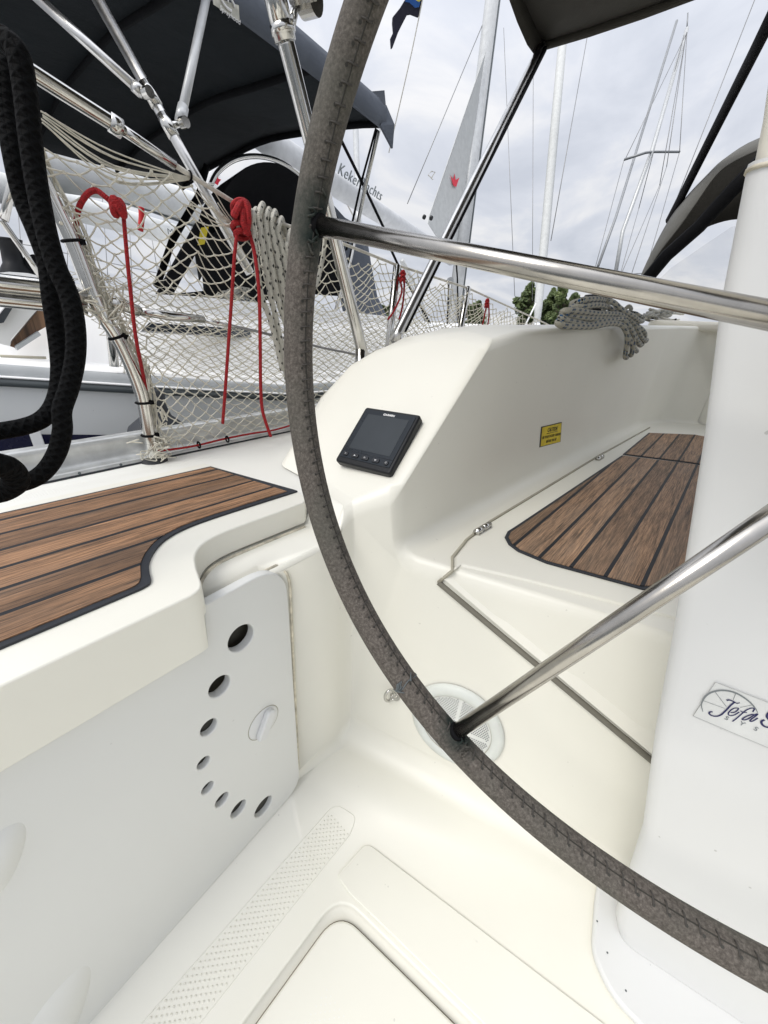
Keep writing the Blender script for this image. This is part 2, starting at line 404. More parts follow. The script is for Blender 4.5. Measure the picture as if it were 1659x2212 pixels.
# ================================================================== our own yacht: cockpit, deck, coaming
yacht = thing('sailing_yacht', 'cream white sailing yacht cockpit we stand in, with teak helm seat and teak bench', 'sailing yacht', (0.4, -.42, 0))
ky = {}
def cage(vd, faces, soft):
    """named vertices, faces by name, soft edges {(a,b): weight}"""
    names = list(vd); ix = {n: i for i, n in enumerate(names)}
    m = MB(); m.add([vd[n] for n in names], [tuple(ix[a] for a in f) for f in faces])
    return m, {tuple(sorted((ix[a], ix[b]))): w for (a, b), w in soft.items()}
vd = dict(
    s0=(-1.3, .35, 0), s0b=(.262, .462, 0), s0c=(.269, .43, 0), s1=(.437, .43, 0), s2=(.600, -.20, 0), s3=(2.75, -.20, 0), s4=(2.75, -.64, 0), s5=(.60, -.64, 0), s6=(.437, -1.27, 0), s7=(-1.3, -1.27, 0),
    w0=(-1.3, .36, .553), w0b=(.262, .464, .553), w0c=(.269, .432, .553), wL=(.408, .436, .553), w1=(.452, .450, .597), l2=(.408, .525, .553), l1=(-1.3, .525, .553), w1b=(.428, .53, .597), c2=(.667, -.20, .5), c1=(.517, .385, .5), B=(.512, .388, .628),
    c3=(2.80, -.20, .5), c4=(2.42, .278, .5), c4b=(2.66, .20, .5), c4c=(2.78, .05, .5), T4b=(2.68, .17, .985), T4c=(2.80, .04, .985), cm=(1.6, .335, .5),
    Cc=(.79, .388, .884), C2=(.94, .386, .909), T3=(1.6, .345, .945), T4=(2.42, .27, .975),
    A=(.472, .544, .598),
    P1=(.842, .484, .897), P2=(.815, .63, .878), P3=(.783, .705, .853), P4=(.727, .752, .81), P5=(.64, .755, .742), Oo=(.492, .735, .60),
    Q1=(.96, .50, .916), Q2=(.96, .64, .90), Q3=(1.6, .60, .935), Q4=(2.75, .52, .97), E2=(.96, .74, .78), E3=(1.6, .74, .78), E4=(2.75, .66, .80), D2=(.72, .82, .597), D3=(1.6, .80, .597), D4=(2.75, .74, .597),
    g5=(.437, -1.27, .5), g6=(-1.3, -1.27, .585), g7=(-1.3, -1.8, .585), c5=(.60, -.64, .5), c6=(2.75, -.64, .5), c7=(2.75, -1.12, .5), c8=(.437, -1.27, .5),
    u7=(2.75, -1.09, .97), u8=(.8, -1.24, .90), u9=(.517, -1.26, .62), v7=(2.75, -1.4, .97), v8=(.8, -1.5, .88), x7=(2.75, -1.6, .597), x8=(.5, -1.66, .597),
    bh1=(2.75, .24, .99), bh2=(2.75, -1.09, .99))
# hatch recess corner points in the sole
hz = 0
h = rounded([(-1.3, -.42, 0), (.297, -.42, 0), (.2155, .226, 0), (-1.3, .238, 0)], [0, .03, .042, 0], 6)
for i, p in enumerate(h): vd['h%d' % i] = tuple(p); vd['k%d' % i] = (p[0]-.003, p[1]-.002, -.0115)
nh = len(h)
faces = [['s0', 's0b', 's0c', 's1', 's2', 's3', 's4', 's5', 's6', 's7'] + ['h%d' % i for i in range(nh)],
         ['s0', 'w0', 'w0b', 's0b'], ['s0b', 'w0b', 'w0c', 's0c'], ['s0c', 'w0c', 'wL', 'w1', 's1'], ['w0', 'l1', 'l2', 'wL', 'w0c', 'w0b'], ['wL', 'l2', 'w1b', 'w1'], ['w1', 'w1b', 'A'], ['s1', 'c1', 'c2', 's2'], ['s1', 'w1', 'B', 'c1'], ['s2', 'c2', 'c3', 's3'], ['c1', 'cm', 'c4', 'c4b', 'c4c', 'c3', 'c2'], ['c4', 'T4', 'T4b', 'c4b'], ['c4b', 'T4b', 'T4c', 'c4c'], ['T4', 'Q4', 'T4b'], ['T4b', 'Q4', 'T4c'],
         ['c1', 'B', 'Cc'], ['c1', 'Cc', 'C2', 'cm'], ['cm', 'C2', 'T3'], ['cm', 'T3', 'T4', 'c4'], ['w1', 'A', 'P1', 'Cc', 'B'], ['A', 'Oo', 'P5', 'P4', 'P3', 'P2', 'P1'],
         ['Cc', 'P1', 'Q1', 'C2'], ['P1', 'P2', 'Q2', 'Q1'], ['C2', 'Q1', 'Q3', 'T3'], ['Q1', 'Q2', 'Q3'], ['T3', 'Q3', 'Q4', 'T4'],
         ['P2', 'P3', 'E2', 'Q2'], ['P3', 'P4', 'E2'], ['P4', 'P5', 'D2', 'E2'], ['P5', 'Oo', 'D2'], ['Q2', 'E2', 'E3', 'Q3'], ['Q3', 'E3', 'E4', 'Q4'], ['E2', 'D2', 'D3', 'E3'], ['E3', 'D3', 'D4', 'E4'],
         ['s4', 'c6', 'c5', 's5'], ['s5', 'c5', 'c8', 's6'], ['c5', 'c6', 'c7', 'c8'], ['s6', 'c8', 'g6', 's7'], ['c8', 'c7', 'u7', 'u8', 'u9'],
         ['u8', 'u7', 'v7', 'v8'], ['v8', 'v7', 'x7', 'x8'], ['u9', 'u8', 'v8', 'x8'], ['c8', 'u9', 'x8', 'g7', 'g6']]
faces += [['h%d' % i, 'k%d' % i, 'k%d' % (i+1), 'h%d' % (i+1)] for i in range(nh-1)] + [['k%d' % i for i in range(nh)]]
soft = {('s0c', 's1'): .5, ('s1', 's2'): .9, ('s2', 's3'): .5, ('s1', 'w1'): .75, ('c1', 'c2'): .25, ('s2', 'c2'): .3, ('c2', 'c3'): .3, ('B', 'c1'): .3, ('B', 'w1'): .5,
        ('B', 'Cc'): .55, ('Cc', 'C2'): .35, ('C2', 'T3'): .3, ('T3', 'T4'): .3, ('cm', 'c1'): .75, ('cm', 'c4'): .6, ('c4', 'c4b'): .4, ('c4b', 'c4c'): .4, ('c4', 'T4'): .9, ('c4b', 'T4b'): .9, ('T4', 'T4b'): .3, ('T4b', 'T4c'): .3, ('w1', 'A'): .4, ('A', 'Oo'): .4, ('Oo', 'P5'): .8, ('P5', 'P4'): .8, ('P4', 'P3'): .8, ('P3', 'P2'): .8, ('P2', 'P1'): .5, ('P1', 'Cc'): .5,
        ('P2', 'Q2'): .6, ('Q2', 'Q3'): .6, ('Q3', 'Q4'): .6, ('w0c', 'wL'): .15, ('wL', 'w1'): .15, ('wL', 'l2'): .15, ('E2', 'E3'): .5}
for i in range(nh-1): soft[('h%d' % i, 'h%d' % (i+1))] = .07
m, w = cage(vd, faces, soft)
bm_ = bmesh.new(); bv_ = [bm_.verts.new(p) for p in m.v]
for f in m.f: bm_.faces.new([bv_[i] for i in f])
bmesh.ops.recalc_face_normals(bm_, faces=bm_.faces); bm_.faces.ensure_lookup_table()
if bm_.faces[0].normal.z < 0: bmesh.ops.reverse_faces(bm_, faces=bm_.faces)
bm_.verts.index_update(); m.f = [tuple(v.index for v in f.verts) for f in bm_.faces]; bm_.free()
mould = m.build('cockpit_moulding', 'gelcoat', yacht, bevel=.062, seg=6, weights=w)
# side deck, hull skin, bulkhead, cabin roof
m = MB()
deck_in = [(-1.3, .53, .5955), (.40, .53, .5955), (.425, .528, .5955), (.455, .456, .5955), (.50, .55, .5955), (.56, .66, .5955), (.80, .76, .5955), (1.6, .72, .5955), (2.75, .68, .5955), (5.2, .55, .66)]
edge = [(-1.3, .87), (-.6, .915), (.02, .944), (.36, .964), (.72, .985), (1.4, 1.005), (2.75, 1.01), (5.2, .80)]
def edge_y(x):
    for (a, ya), (b, yb) in zip(edge, edge[1:]):
        if x <= b: return ya+(yb-ya)*(x-a)/(b-a)
    return edge[-1][1]
m.quad([V(p) for p in deck_in] + [V((x, y+.02, .5955 if x < 4 else .66)) for x, y in edge[::-1]])
deck = m.build('side_deck', 'gelcoat_deck', yacht)
m = MB(); m.grid([[V((x, y+.02, .5955 if x < 4 else .66)) for x, y in edge], [V((x, y+.01, .1)) for x, y in edge], [V((x, y-.25, -.45)) for x, y in edge]])
m.build('hull', 'hull_white', yacht)
m = MB(); m.box((2.79, -1.7, 0), (2.83, .74, .98))
m.build('bulkhead', 'gelcoat', yacht)
m = MB(); m.prism(rounded([(2.62, .42, .96), (2.7, -1.25, .96), (5.2, -1.0, .98), (5.2, .45, .98)], .08), (0, 0, .045))
m.build('cabin_roof', 'gelcoat_cream', yacht, bevel=.02, seg=3)
# raised step on the sole beyond the hatch
stp = [(-1.3, .236, .0006), (.20, .236, .0006), (.222, .222, .0006), (.30, -.42, .0006), (.55, -.42, .0006), (.405, -.25, .0006), (.300, .238, .0006)]
st_ = rounded([(.226, .210, .0005), (.312, -.5, .0005), (.432, -.5, .0005), (.300, .240, .0005), (.228, .246, .0005)], [.004, 0, 0, .016, .008])
m = MB(); m.prism(st_, (0, 0, .0040)); m.build('sole_step', 'gelcoat', yacht, bevel=.0035, seg=4)
# floor hatch
m = MB(); hp = rounded([(-1.2, -.40, -.011), (.282, -.40, -.011), (.2005, .212, -.011), (-1.2, .223, -.011)], [0, .03, .042, 0], 8)
m.prism(hp, (0, 0, .0105)); hatch = m.build('floor_hatch', 'gelcoat', yacht, bevel=.005, seg=4)
m = MB(); q = [V(p)+V((0, 0, .0305-.001)) for p in rounded([(-1.2, -.41, -.03), (.281, -.41, -.03), (.1985, .214, -.03), (-1.2, .227, -.03)], [0, .03, .045, 0], 8)]
m.tube([V((p.x+.0008, p.y+.0008, -.0110)) for p in hp], .0016, 6); m.build('hatch_gasket', 'bark_brown', yacht)
# anti-slip dots
def dots(m, poly_fn, x0, x1, y0, y1, z, step=.0092, s=.0019):
    i = 0; x = x0
    while x < x1:
        y = y0 + (step/2 if i % 2 else 0)
        while y < y1:
            if poly_fn(x, y):
                m.disc((x, y, z), (0, 0, 1), s, .0005, 6, s*.45)
            y += step
        x += step*.55; i += 1
m = MB(); m.tube([V(p) for p in rounded([(-.62, .268, .0), (.292, .273, .0), (.318, .286, .0), (.306, .335, .0), (-.62, .328, .0)], [.0, .012, .01, .02, 0])], .0007, 5, closed=True); m.build('nonslip_border', 'gelcoat', yacht)
m = MB(); dots(m, lambda x, y: True, -.14, .29, .277, .328, .0012); m.build('nonslip_dots', 'gelcoat', yacht)
m = MB(); dots(m, lambda x, y: True, -.12, .13, -.12, .165, -.0009); m.build('nonslip_dots', 'gelcoat_deck', hatch)
m = MB(); dots(m, lambda x, y: True, -.1, .42, .86, .885, .5957, .008, .0016); m.build('nonslip_dots', 'gelcoat_deck', deck)
# ------------------------------------------------------------------ helm seat with teak
lid = [(-1.3, .405), (-.03, .404), (.137, .399), (.158, .408), (.168, .45), (.186, .489), (.222, .514), (.286, .517), (.40, .517), (.424, .55), (.372, .835), (-1.3, .80)]
lid = [(-1.3, .305), (-.06, .394), (.125, .400)] + [tuple(p)[:2] for p in crom([V(q) for q in ((.125, .400, 0), (.142, .4015, 0), (.1545, .410, 0), (.162, .430, 0), (.170, .455, 0), (.182, .482, 0), (.201, .502, 0), (.228, .513, 0), (.26, .5165, 0), (.30, .517, 0))], 4)][1:] + [(.34, .517), (.398, .517), (.417, .53), (.422, .56), (.372, .835), (-1.3, .81)]
m = MB(); top = [V((x, y, .600)) for x, y in lid]; bot = [V((x, y, .507 if x < .15 and y < .6 else .557)) for x, y in lid]
n = len(lid); m.add(top+bot, [tuple(range(n)), tuple(range(2*n-1, n-1, -1))] + [(i, n+i, n+(i+1) % n, (i+1) % n) for i in range(n)])
seat = m.build('helm_seat', 'gelcoat', yacht, bevel=.016, seg=5, angle=50)
tk = [(-1.3, .447), (-.025, .446), (.09, .4495)] + [tuple(p)[:2] for p in crom([V((a, b, 0)) for a, b in ((.102, .450), (.112, .4535), (.1175, .463), (.122, .480), (.130, .501), (.145, .524), (.168, .546), (.20, .5595), (.24, .5645), (.297, .565))], 4)] + [(.421, .563), (.419, .575), (.367, .797), (-1.3, .808)]
m = MB(); m.prism([V((x, y, .6004)) for x, y in tk], (0, 0, .0030)); m.build('caulk_border', 'caulk', seat)
ins = [(-1.3, .4555), (-.02, .4545), (.09, .4575)] + [tuple(p)[:2] for p in crom([V((a, b, 0)) for a, b in ((.098, .4585), (.104, .4625), (.109, .471), (.114, .485), (.122, .506), (.138, .530), (.162, .553), (.197, .568), (.24, .5735), (.297, .5745))], 4)] + [(.403, .5725), (.362, .789), (-1.3, .80)]
m = MB(); m.prism([V((x, y, .6025)) for x, y in ins], (0, 0, .0022)); m.build('teak_panel', 'teak_seat', seat)
# joint line below the seat
m = MB(); m.tube(crom([(.150, .43, .5545), (.163, .452, .554), (.188, .488, .553), (.222, .508, .553), (.286, .512, .553), (.395, .512, .553)], 5), .0035, 6); m.build('seat_joint', 'sealant', yacht)
m = MB(); m.grid([[V((.162, .433, .562)), V((.30, .50, .562)), V((.44, .50, .562))], [V((.162, .433, .50)), V((.30, .433, .50)), V((.44, .433, .50))]], False)
# ------------------------------------------------------------------ locker door
dp = V((.27, .425, 0)); dn = V((.07, -1, .0245)).normalized()
def DP(px, py): return PL(px, py, dp, dn)
dr = V((0, 0, 1)).cross(dn)*-1; dr = (V((1, 0, 0)) - dn*dn.x).normalized(); du = dr.cross(-dn).normalized(); du = du if du.z > 0 else -du
def D2(x, z, off=0.0): return dp + dr*x + du*z + dn*off
def toD(P): q = P-dp; return q.dot(dr), q.dot(du)
P = [(220, 2206), (560, 1778), (618, 1722), (636, 1655), (624, 1420), (611, 1300), (583, 1248), (445, 1305)]
dc = [toD(DP(*p)) for p in P]
outl = [D2(-1.0, -.02), D2(dc[1][0], .004), D2(dc[3][0]+.001, .004), D2(dc[5][0]+.004, .564), D2(-.125, .562), D2(-.127, .515), D2(-1.0, .515)]
outl = rounded(outl, [0, 0, .06, .078, 0, 0, 0], 10)
holes = [((511, 1371), .0212), ((465, 1474), .0168), ((442, 1562), .0130), ((431, 1638), .0100), ((440, 1692), .0100), ((471, 1718), .0120), ((507, 1738), .0152), ((561, 1734), .0196)]
m = MB(); m.prism([p - dn*.004 for p in outl], dn*.016)
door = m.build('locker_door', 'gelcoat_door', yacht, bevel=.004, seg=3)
cut = MB()
for (p, r) in holes:
    c = DP(*p); cut.disc(c - dn*.05, dn, r, .1, 36)
co = cut.build('hole_cutter', 'gelcoat_door')
md = door.modifiers.new('holes', 'BOOLEAN'); md.object = co; md.operation = 'DIFFERENCE'; md.solver = 'EXACT'
bpy.context.view_layer.update()
dg = bpy.context.evaluated_depsgraph_get()
# order: holes first, then the rounded edge
while door.modifiers[0].name != 'holes': 
    door.modifiers.move(len(door.modifiers)-1, 0)
door.modifiers['bevel'].width = .0025
bpy.context.view_layer.update(); dg = bpy.context.evaluated_depsgraph_get()
nm = bpy.data.meshes.new_from_object(door.evaluated_get(dg)); nm.name = 'locker_door'
door.modifiers.clear(); door.data = nm
bpy.data.objects.remove(co)
for (p, r) in holes:
    deep = .0165 < r and r != .0196; c = DP(*p) + dn*(-.0105 if deep else .0008); m = MB(); m.disc(c, dn, r*(1.5 if deep else 1.0), .0004, 30); m.build('vent_shade_disc', 'black_print', door)  # black disc set in each hole to paint the shade inside it
kc = DP(560, 1552); rk = .0300
m = MB(); m.lathe(kc + dn*.012, dn, [(rk+.0012, 0), (rk+.0012, .0003), (rk, .0004)], 40); m.build('knob_seam', 'dark_gap', door)
m = MB(); m.lathe(kc + dn*.0115, dn, [(rk, 0), (rk, .0012), (rk*.94, .0022), (.0001, .0025)], 40)
a1 = (du*.86 + dr*.5).normalized(); b1 = a1.cross(dn)
g = rounded([kc + a1*.028+b1*.010, kc - a1*.028+b1*.010, kc - a1*.028-b1*.010, kc + a1*.028-b1*.010], .0095, 5)
m2 = MB(); m2.prism([p+dn*.013 for p in g], dn*.012)
kn = m.build('turn_latch', 'gelcoat_pedestal', door, bevel=.0012, seg=2)
m2.build('latch_grip', 'gelcoat_pedestal', door, bevel=.004, seg=4)
# moulded scoops low on the door
for (c, lo, wi_) in (((105, 2205), (82, -140), (38, 28)), ((-22, 1850), (66, -92), (42, 26))):
    rows = []
    for i in range(13):
        rr_ = i/12; r = []
        for j in range(40):
            a = 2*math.pi*j/40; u_, v_ = math.cos(a)*rr_, math.sin(a)*rr_*(1-.25*math.cos(a)*rr_)
            p = DP(c[0]+lo[0]*u_+wi_[0]*v_, c[1]+lo[1]*u_+wi_[1]*v_); r.append(p + dn*(.0115 + .011*(1-rr_**2)**1.0*(1 - .0*u_) - .0006*(rr_ > .99)))
        rows.append(r)
    MB().grid(rows, True, True).build('moulded_scoop', 'gelcoat_door', door)
# sealing bead round the door
fr = rounded([D2(dc[3][0]-.10, .0015), D2(dc[3][0]+.0105, .0015), D2(dc[5][0]+.0115, .573), D2(-.115, .571)], [0, .068, .088, 0], 10)
m = MB(); m.tube([V((p.x, .43+.012*(p.z > .545), min(p.z, .5535))) for p in fr if p.x > .205 or p.z < .3], .0024, 8); m.build('door_seal', 'sealant', yacht)
# ------------------------------------------------------------------ bench locker lid
zb = .504
topE = [WX(955, 1237, .006), ] ; A1 = PZ(955, 1237, zb)
lt = [PZ(1420, 985, zb) + V((.0, 0, 0)), V((2.15, .225, zb)), PZ(1300, 987, zb), PZ(1062, 1131, zb), PZ(1010, 1171, zb), PZ(972, 1200, zb), PZ(957, 1225, zb)]
lt = [V((2.40, -.185, zb)), V((2.40, .215, zb)), V((1.616, .267, zb)), V((.78, .307, zb)), V((.665, .302, zb)), V((.585, .288, zb)), V((.548, .266, zb))]
ae = [PZ(998, 1218, zb), PZ(1120, 1246, zb), PZ(1291, 1289, zb), V((.725, -.185, zb))]
fl = [WX(953, 1247, .004), WX(1090, 1364, .004), WX(1250, 1498, .004), WX(1394, 1618, .004), WX(1520, 1723, .004)]
m = MB(); nl = len(lt)
vs = lt + ae + fl
ia = list(range(nl, nl+4)); ib = list(range(nl+4, nl+9))
fs = [tuple([0]+list(range(1, nl))+ia), (nl-1, ib[0], ia[0]), (ia[0], ib[0], ib[1], ia[1]), (ia[1], ib[1], ib[2], ia[2]), (ia[2], ib[2], ib[3], ia[3]), (ia[3], ib[3], ib[4])]
m.add(vs, [f[::-1] if False else f for f in fs])
bm_ = bmesh.new()
locker = m.build('bench_locker_lid', 'gelcoat', yacht, solid=.0)
bm_.from_mesh(locker.data); bmesh.ops.recalc_face_normals(bm_, faces=bm_.faces)
if bm_.faces[0].normal.z < 0: bmesh.ops.reverse_faces(bm_, faces=bm_.faces)
bm_.to_mesh(locker.data); bm_.free()
q = locker.modifiers.new('solid', 'SOLIDIFY'); q.thickness = .0035; q.offset = -1
q = locker.modifiers.new('bevel', 'BEVEL'); q.width = .006; q.segments = 4; q.limit_method = 'ANGLE'; q.angle_limit = math.radians(25); q.harden_normals = True
locker.data.polygons.foreach_set('use_smooth', [True]*len(locker.data.polygons))
gp = [V((2.40, .222, .5012))] + [V((1.616, .274, .5012)), V((.78, .3135, .5012)), V((.662, .309, .5012)), V((.58, .294, .5012)), V((.541, .270, .5012))] + [WX(*p, .001) for p in ((947, 1258), (1085, 1374), (1246, 1508), (1392, 1630), (1518, 1735))]
m = MB(); m.tube(gp[:7], .0034, 6); m.build('lid_groove', 'dark_gap', yacht)
m = MB(); m.tube(gp[6:], .0052, 8); m.build('lid_groove', 'gap_grey', yacht)
def hinge(px, py, L=.056):
    c = PZ(px, py, .510); d = V((1, -.058, 0)).normalized(); m = MB()
    m.tube([c-d*L/2, c-d*L*.012], .0072, 16); m.tube([c+d*L*.012, c+d*L/2], .0072, 16); m.tube([c-d*L*.515, c+d*L*.515], .0045, 12)
    m.box((-L*.48, -.009, -.0065), (L*.48, .009, -.0035), Matrix.Translation(c) @ Matrix.Rotation(-.058, 4, 'Z'))
    m.build('hinge', 'steel', yacht)
hinge(1043, 1141); hinge(1296, 988)
zt = .5045
tb = [(1090, 1162), (1096, 1150), (1112, 1140)] ; TB = [PZ(*p, zt) for p in tb] + [PZ(1343, 985, zt), PZ(1492, 1003, zt), V((1.75, -.14, zt)), V((.87, -.14, zt)), PZ(1389, 1275, zt), PZ(1290, 1248, zt), PZ(1180, 1218, zt), PZ(1118, 1192, zt), PZ(1098, 1177, zt)]
def inset(poly, d):
    P = [V(p) for p in poly]; c = sum(P, V())/len(P); out = []; N = len(P)
    ar = sum(P[i].x*P[(i+1) % N].y - P[(i+1) % N].x*P[i].y for i in range(N)); sg = 1 if ar > 0 else -1
    for i in range(N):
        a = (P[i]-P[i-1]).normalized(); b = (P[(i+1) % N]-P[i]).normalized(); na = V((-a.y, a.x, 0))*sg; nb = V((-b.y, b.x, 0))*sg
        q = (na+nb).normalized(); out.append(P[i] + q*min(d/max(.35, q.dot(na)), d*2))
    return out
m = MB(); m.prism(TB, (0, 0, .0028)); m.build('caulk_border', 'caulk', locker)
m = MB(); m.prism([p+V((0, 0, .0022)) for p in inset(TB, .0075)], (0, 0, .0022)); m.build('teak_panel', 'teak_bench', locker)
T2 = [PZ(1345, 982.5, zt), PZ(1401, 936, zt), PZ(1500, 940, zt), V((2.35, -.14, zt)), V((1.78, -.14, zt)), PZ(1492, 1001, zt)]
m = MB(); m.prism(T2, (0, 0, .0028)); m.build('caulk_border', 'caulk', locker)
m = MB(); m.prism([p+V((0, 0, .0022)) for p in inset(T2, .0075)], (0, 0, .0022)); m.build('teak_panel', 'teak_bench', locker)
# ------------------------------------------------------------------ toe rail
prof = [(-.028, .597), (-.028, .606), (-.022, .607), (-.012, .604), (.004, .612), (.010, .630), (.006, .641), (.006, .651), (.030, .654), (.034, .648), (.034, .560)]
xs = [-1.3+.1*i for i in range(36)]
m = MB(); m.grid([[V((x, edge_y(x)+dy, z)) for x in xs] for dy, z in prof], True)
tr = m.build('toe_rail', 'aluminium', yacht)
m = MB(); m.tube([V((x, edge_y(x)-.0285, .5975)) for x in xs], .0022, 6); m.build('rail_seal', 'caulk', tr)
for x in (.02, .09, .16, .235, .62):
    m = MB(); m.disc((x, edge_y(x)-.0275, .602), (0, -1, .2), .0028, .0015, 12); m.build('rail_bolt', 'dark_band', tr)
# ================================================================== steering wheel
WC = V((.366, -.114, .903)); wa_, wb_ = .179, -.126; WR = .48
WN = V((math.cos(wa_)*math.cos(wb_), math.sin(wa_)*math.cos(wb_), math.sin(wb_)))
def WP(px, py): return PL(px, py, WC, WN)
j1 = WP(690, 487); j2 = WP(988, 1580)
e1 = (j1-WC).normalized(); e2 = WN.cross(e1).normalized()
def ang(p): q = p-WC; return math.atan2(q.dot(e2), q.dot(e1))
def rimp(t, dr_=0, dn_=0): 
    d = e1*math.cos(t)+e2*math.sin(t); return WC + d*(WR+dr_) + WN*dn_
t2 = ang(j2); sg = 1 if t2 > 0 else -1
hubc = WC + WN*.02
# finish the leather: green-black stains where two spokes enter, mottled elsewhere
ob_ = LE.obj(); acc = None
for J in (j1, j2):
    vm = LE.n('ShaderNodeVectorMath', operation='DISTANCE'); LE.l(ob_, vm.inputs[0]); vm.inputs[1].default_value = tuple(J - (J-WC).normalized()*.008)
    k = LE.math('SUBTRACT', 1, LE.math('DIVIDE', LE.math('ADD', vm.outputs['Value'], LE.math('MULTIPLY', LE.math('SUBTRACT', LE.noise(60, 3), .5), .03)), .042 if J is j1 else .035), clamp=True)
    acc = k if acc is None else LE.math('MAXIMUM', acc, k)
LE.base(LE.mixc(LE.math('MULTIPLY', acc, 1.5, clamp=True), LE.cnode, (.012, .020, .017)))
LE.rough(.78); LE.b.inputs['Specular IOR Level'].default_value = .3
LE.bump(LE.math('ADD', LE.noise(420, 3, .7), LE.math('MULTIPLY', LE.noise(60, 3), 1.2)), .55, .0012)
wheel = thing('steering_wheel', 'large boat steering wheel with worn grey brown stitched leather rim and steel spokes', 'steering wheel', tuple(WC))
m = MB(); NR = 220
m.tube([rimp(2*math.pi*i/NR) for i in range(NR)], .0150, 20, closed=True); rim = m.build('rim', 'leather', wheel)
# seam on the helmsman's inner side + hand stitches
def seamp(t, k=0.0, lift=.0004):
    phi = .32 + .10*math.sin(t*3+.7) + k            # angle from inward (0) towards the camera side (pi/2)
    return rimp(t, -(.0150+lift)*math.cos(phi), -(.0150+lift)*math.sin(phi))
m = MB(); m.tube([seamp(2*math.pi*i/400, 0, -.0003) for i in range(400)], .0009, 5, closed=True); m.build('seam', 'black_print', rim)
m = MB(); NS = 235
for i in range(NS):
    t_ = 2*math.pi*(i+random.uniform(-.12, .12))/NS
    a_ = .0015*random.uniform(-1, 1)/WR
    m.tube([seamp(t_ + a_*0, -.30, .0002), seamp(t_+.003*sg, -.12, .0010), seamp(t_+.004*sg, .10, .0010), seamp(t_+.006*sg, .32, .0002)], .0008, 5)
m.build('stitching', 'thread', rim)
m = MB()
for i in range(NS):
    t_ = 2*math.pi*(i+.5)/NS + .004
    m.disc(seamp(t_, .30, -.0003), (seamp(t_, .30)-rimp(t_)), .0015, .0005, 6)
m.build('stitch_holes', 'black_print', rim)
# joint of the leather sleeve with a knotted thread
tj = ang(WP(884, 1468)); m = MB()
def ringp(t, phi, l=0): return rimp(t, -(.0150+l)*math.cos(phi), -(.0150+l)*math.sin(phi))
m.tube([ringp(tj+.004*math.sin(3*p), p, .0003) for p in [i*.3 for i in range(22)]], .0007, 5)
for k in range(6):
    p0 = random.uniform(.2, 2.2); m.tube(crom([ringp(tj-.012+.004*k, p0, .0004), ringp(tj, p0+.25, .002), ringp(tj+.014, p0-.2, .0008)], 4), .0007, 5)
m.build('joint_thread', 'dark_band', rim)
m = MB()                                   # frayed leather where the spoke enters
for J, tt in ((j2, t2), (j1, 0.0)):
    for k in range(7):
        m = MB(); a_ = tt + sg*random.uniform(.008, .05)*(1 if random.random() < .75 else -1); p0 = random.uniform(-.1, 1.0)
        m.tube(crom([ringp(a_, p0, .0002), ringp(a_+random.uniform(-.008, .008), p0+.2, .003), ringp(a_+random.uniform(-.012, .012), p0+.45, .001)], 4), .0011, 5); m.build('frayed_edge', 'leather', rim)
for k in range(5):
    t_ = t2*k if abs(abs(t2)-2*math.pi/5) < .2 else sg*2*math.pi*k/5
    a = rimp(t_, -.004); m = MB(); b = hubc + (a-WC).normalized()*.04
    m.tube([a, a*.5+b*.5, b], lambda s: .0080+.0006*s, 24); m.build('spoke', 'steel_spoke', wheel)
    m = MB(); m.tube([rimp(t_, -.0120), rimp(t_, -.0165)], .0098, 20); m.build('spoke_hole_shade', 'strap_black', wheel)  # black ring painted as the shade of the hole where the spoke enters
m = MB(); m.lathe(hubc - WN*.02, WN, [(.0001, -.012), (.02, -.011), (.03, -.004), (.052, 0), (.055, .012), (.05, .03), (.03, .04), (.026, .09)], 40); m.build('hub', 'steel_spoke', wheel)
# ================================================================== pedestal
ped = thing('steering_pedestal', 'tall white steering pedestal behind the wheel with a blue steering maker sticker', 'pedestal', (.5, -.25, 0))
def pedx(y, z): return .452 - .18*y + (.0 if z > .25 else (.25-z)*-.02)
lv = [(1.30, .085, .040), (1.10, .062, .035), (1.024, .047, .033), (.93, .030, .030), (.824, .005, .030), (.695, -.022, .030), (.595, -.042, .03), (.458, -.068, .03), (.277, -.108, .03), (.12, -.128, .032), (.055, -.136, .034), (.022, -.146, .04), (.0145, -.150, .04)]
def section(yp, z, r=.02, back=.20, yr=-.42):
    P = [(pedx(yp, z), yp), (pedx(yp, z)+back, yp-.05), (pedx(yr, z)+back, yr), (pedx(yr, z), yr)]
    return [V((p.x, p.y, z)) for p in rounded([V((a, b, 0)) for a, b in P], [r, .05, .05, .03], 6)]
rows = [section(y, z, r) for z, y, r in lv if z <= 1.03]
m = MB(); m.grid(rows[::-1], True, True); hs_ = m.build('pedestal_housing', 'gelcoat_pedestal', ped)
up = [(1.85, .22, .03), (1.55, .165, .03), (1.3, .112, .03), (1.106, .066, .03), (1.05, .053, .03), (1.018, .0475, .03)]
m = MB(); m.grid([section(y-.006, z, r, .19) for z, y, r in up][::-1], True, True); m.build('pedestal_top', 'gelcoat_cream', ped)
m = MB(); sc_ = section(.0455, 1.020, .03, .195); m.tube(sc_, .0016, 6, closed=True); m.build('pedestal_joint', 'sealant', ped)
fo = rounded([PZ(1283, 1925, .0), PZ(1273, 2062, .0), PZ(1318, 2160, 0), PZ(1400, 2245, 0), V((.42, -.46, 0)), V((.72, -.46, 0)), V((.70, -.12, 0))], [.03, .02, .02, 0, .03, .03, .03], 6)
m = MB(); m.prism(fo, (0, 0, .014)); m.build('pedestal_foot', 'gelcoat_pedestal', ped, bevel=.006, seg=4)
for p in ((1312, 2058), (1352, 2140), (1290, 1990)):
    c = PZ(*p, .0142); m = MB(); m.disc(c, (0, 0, 1), .0014, .0004, 8); m.build('paint_chip', 'dark_band', ped)
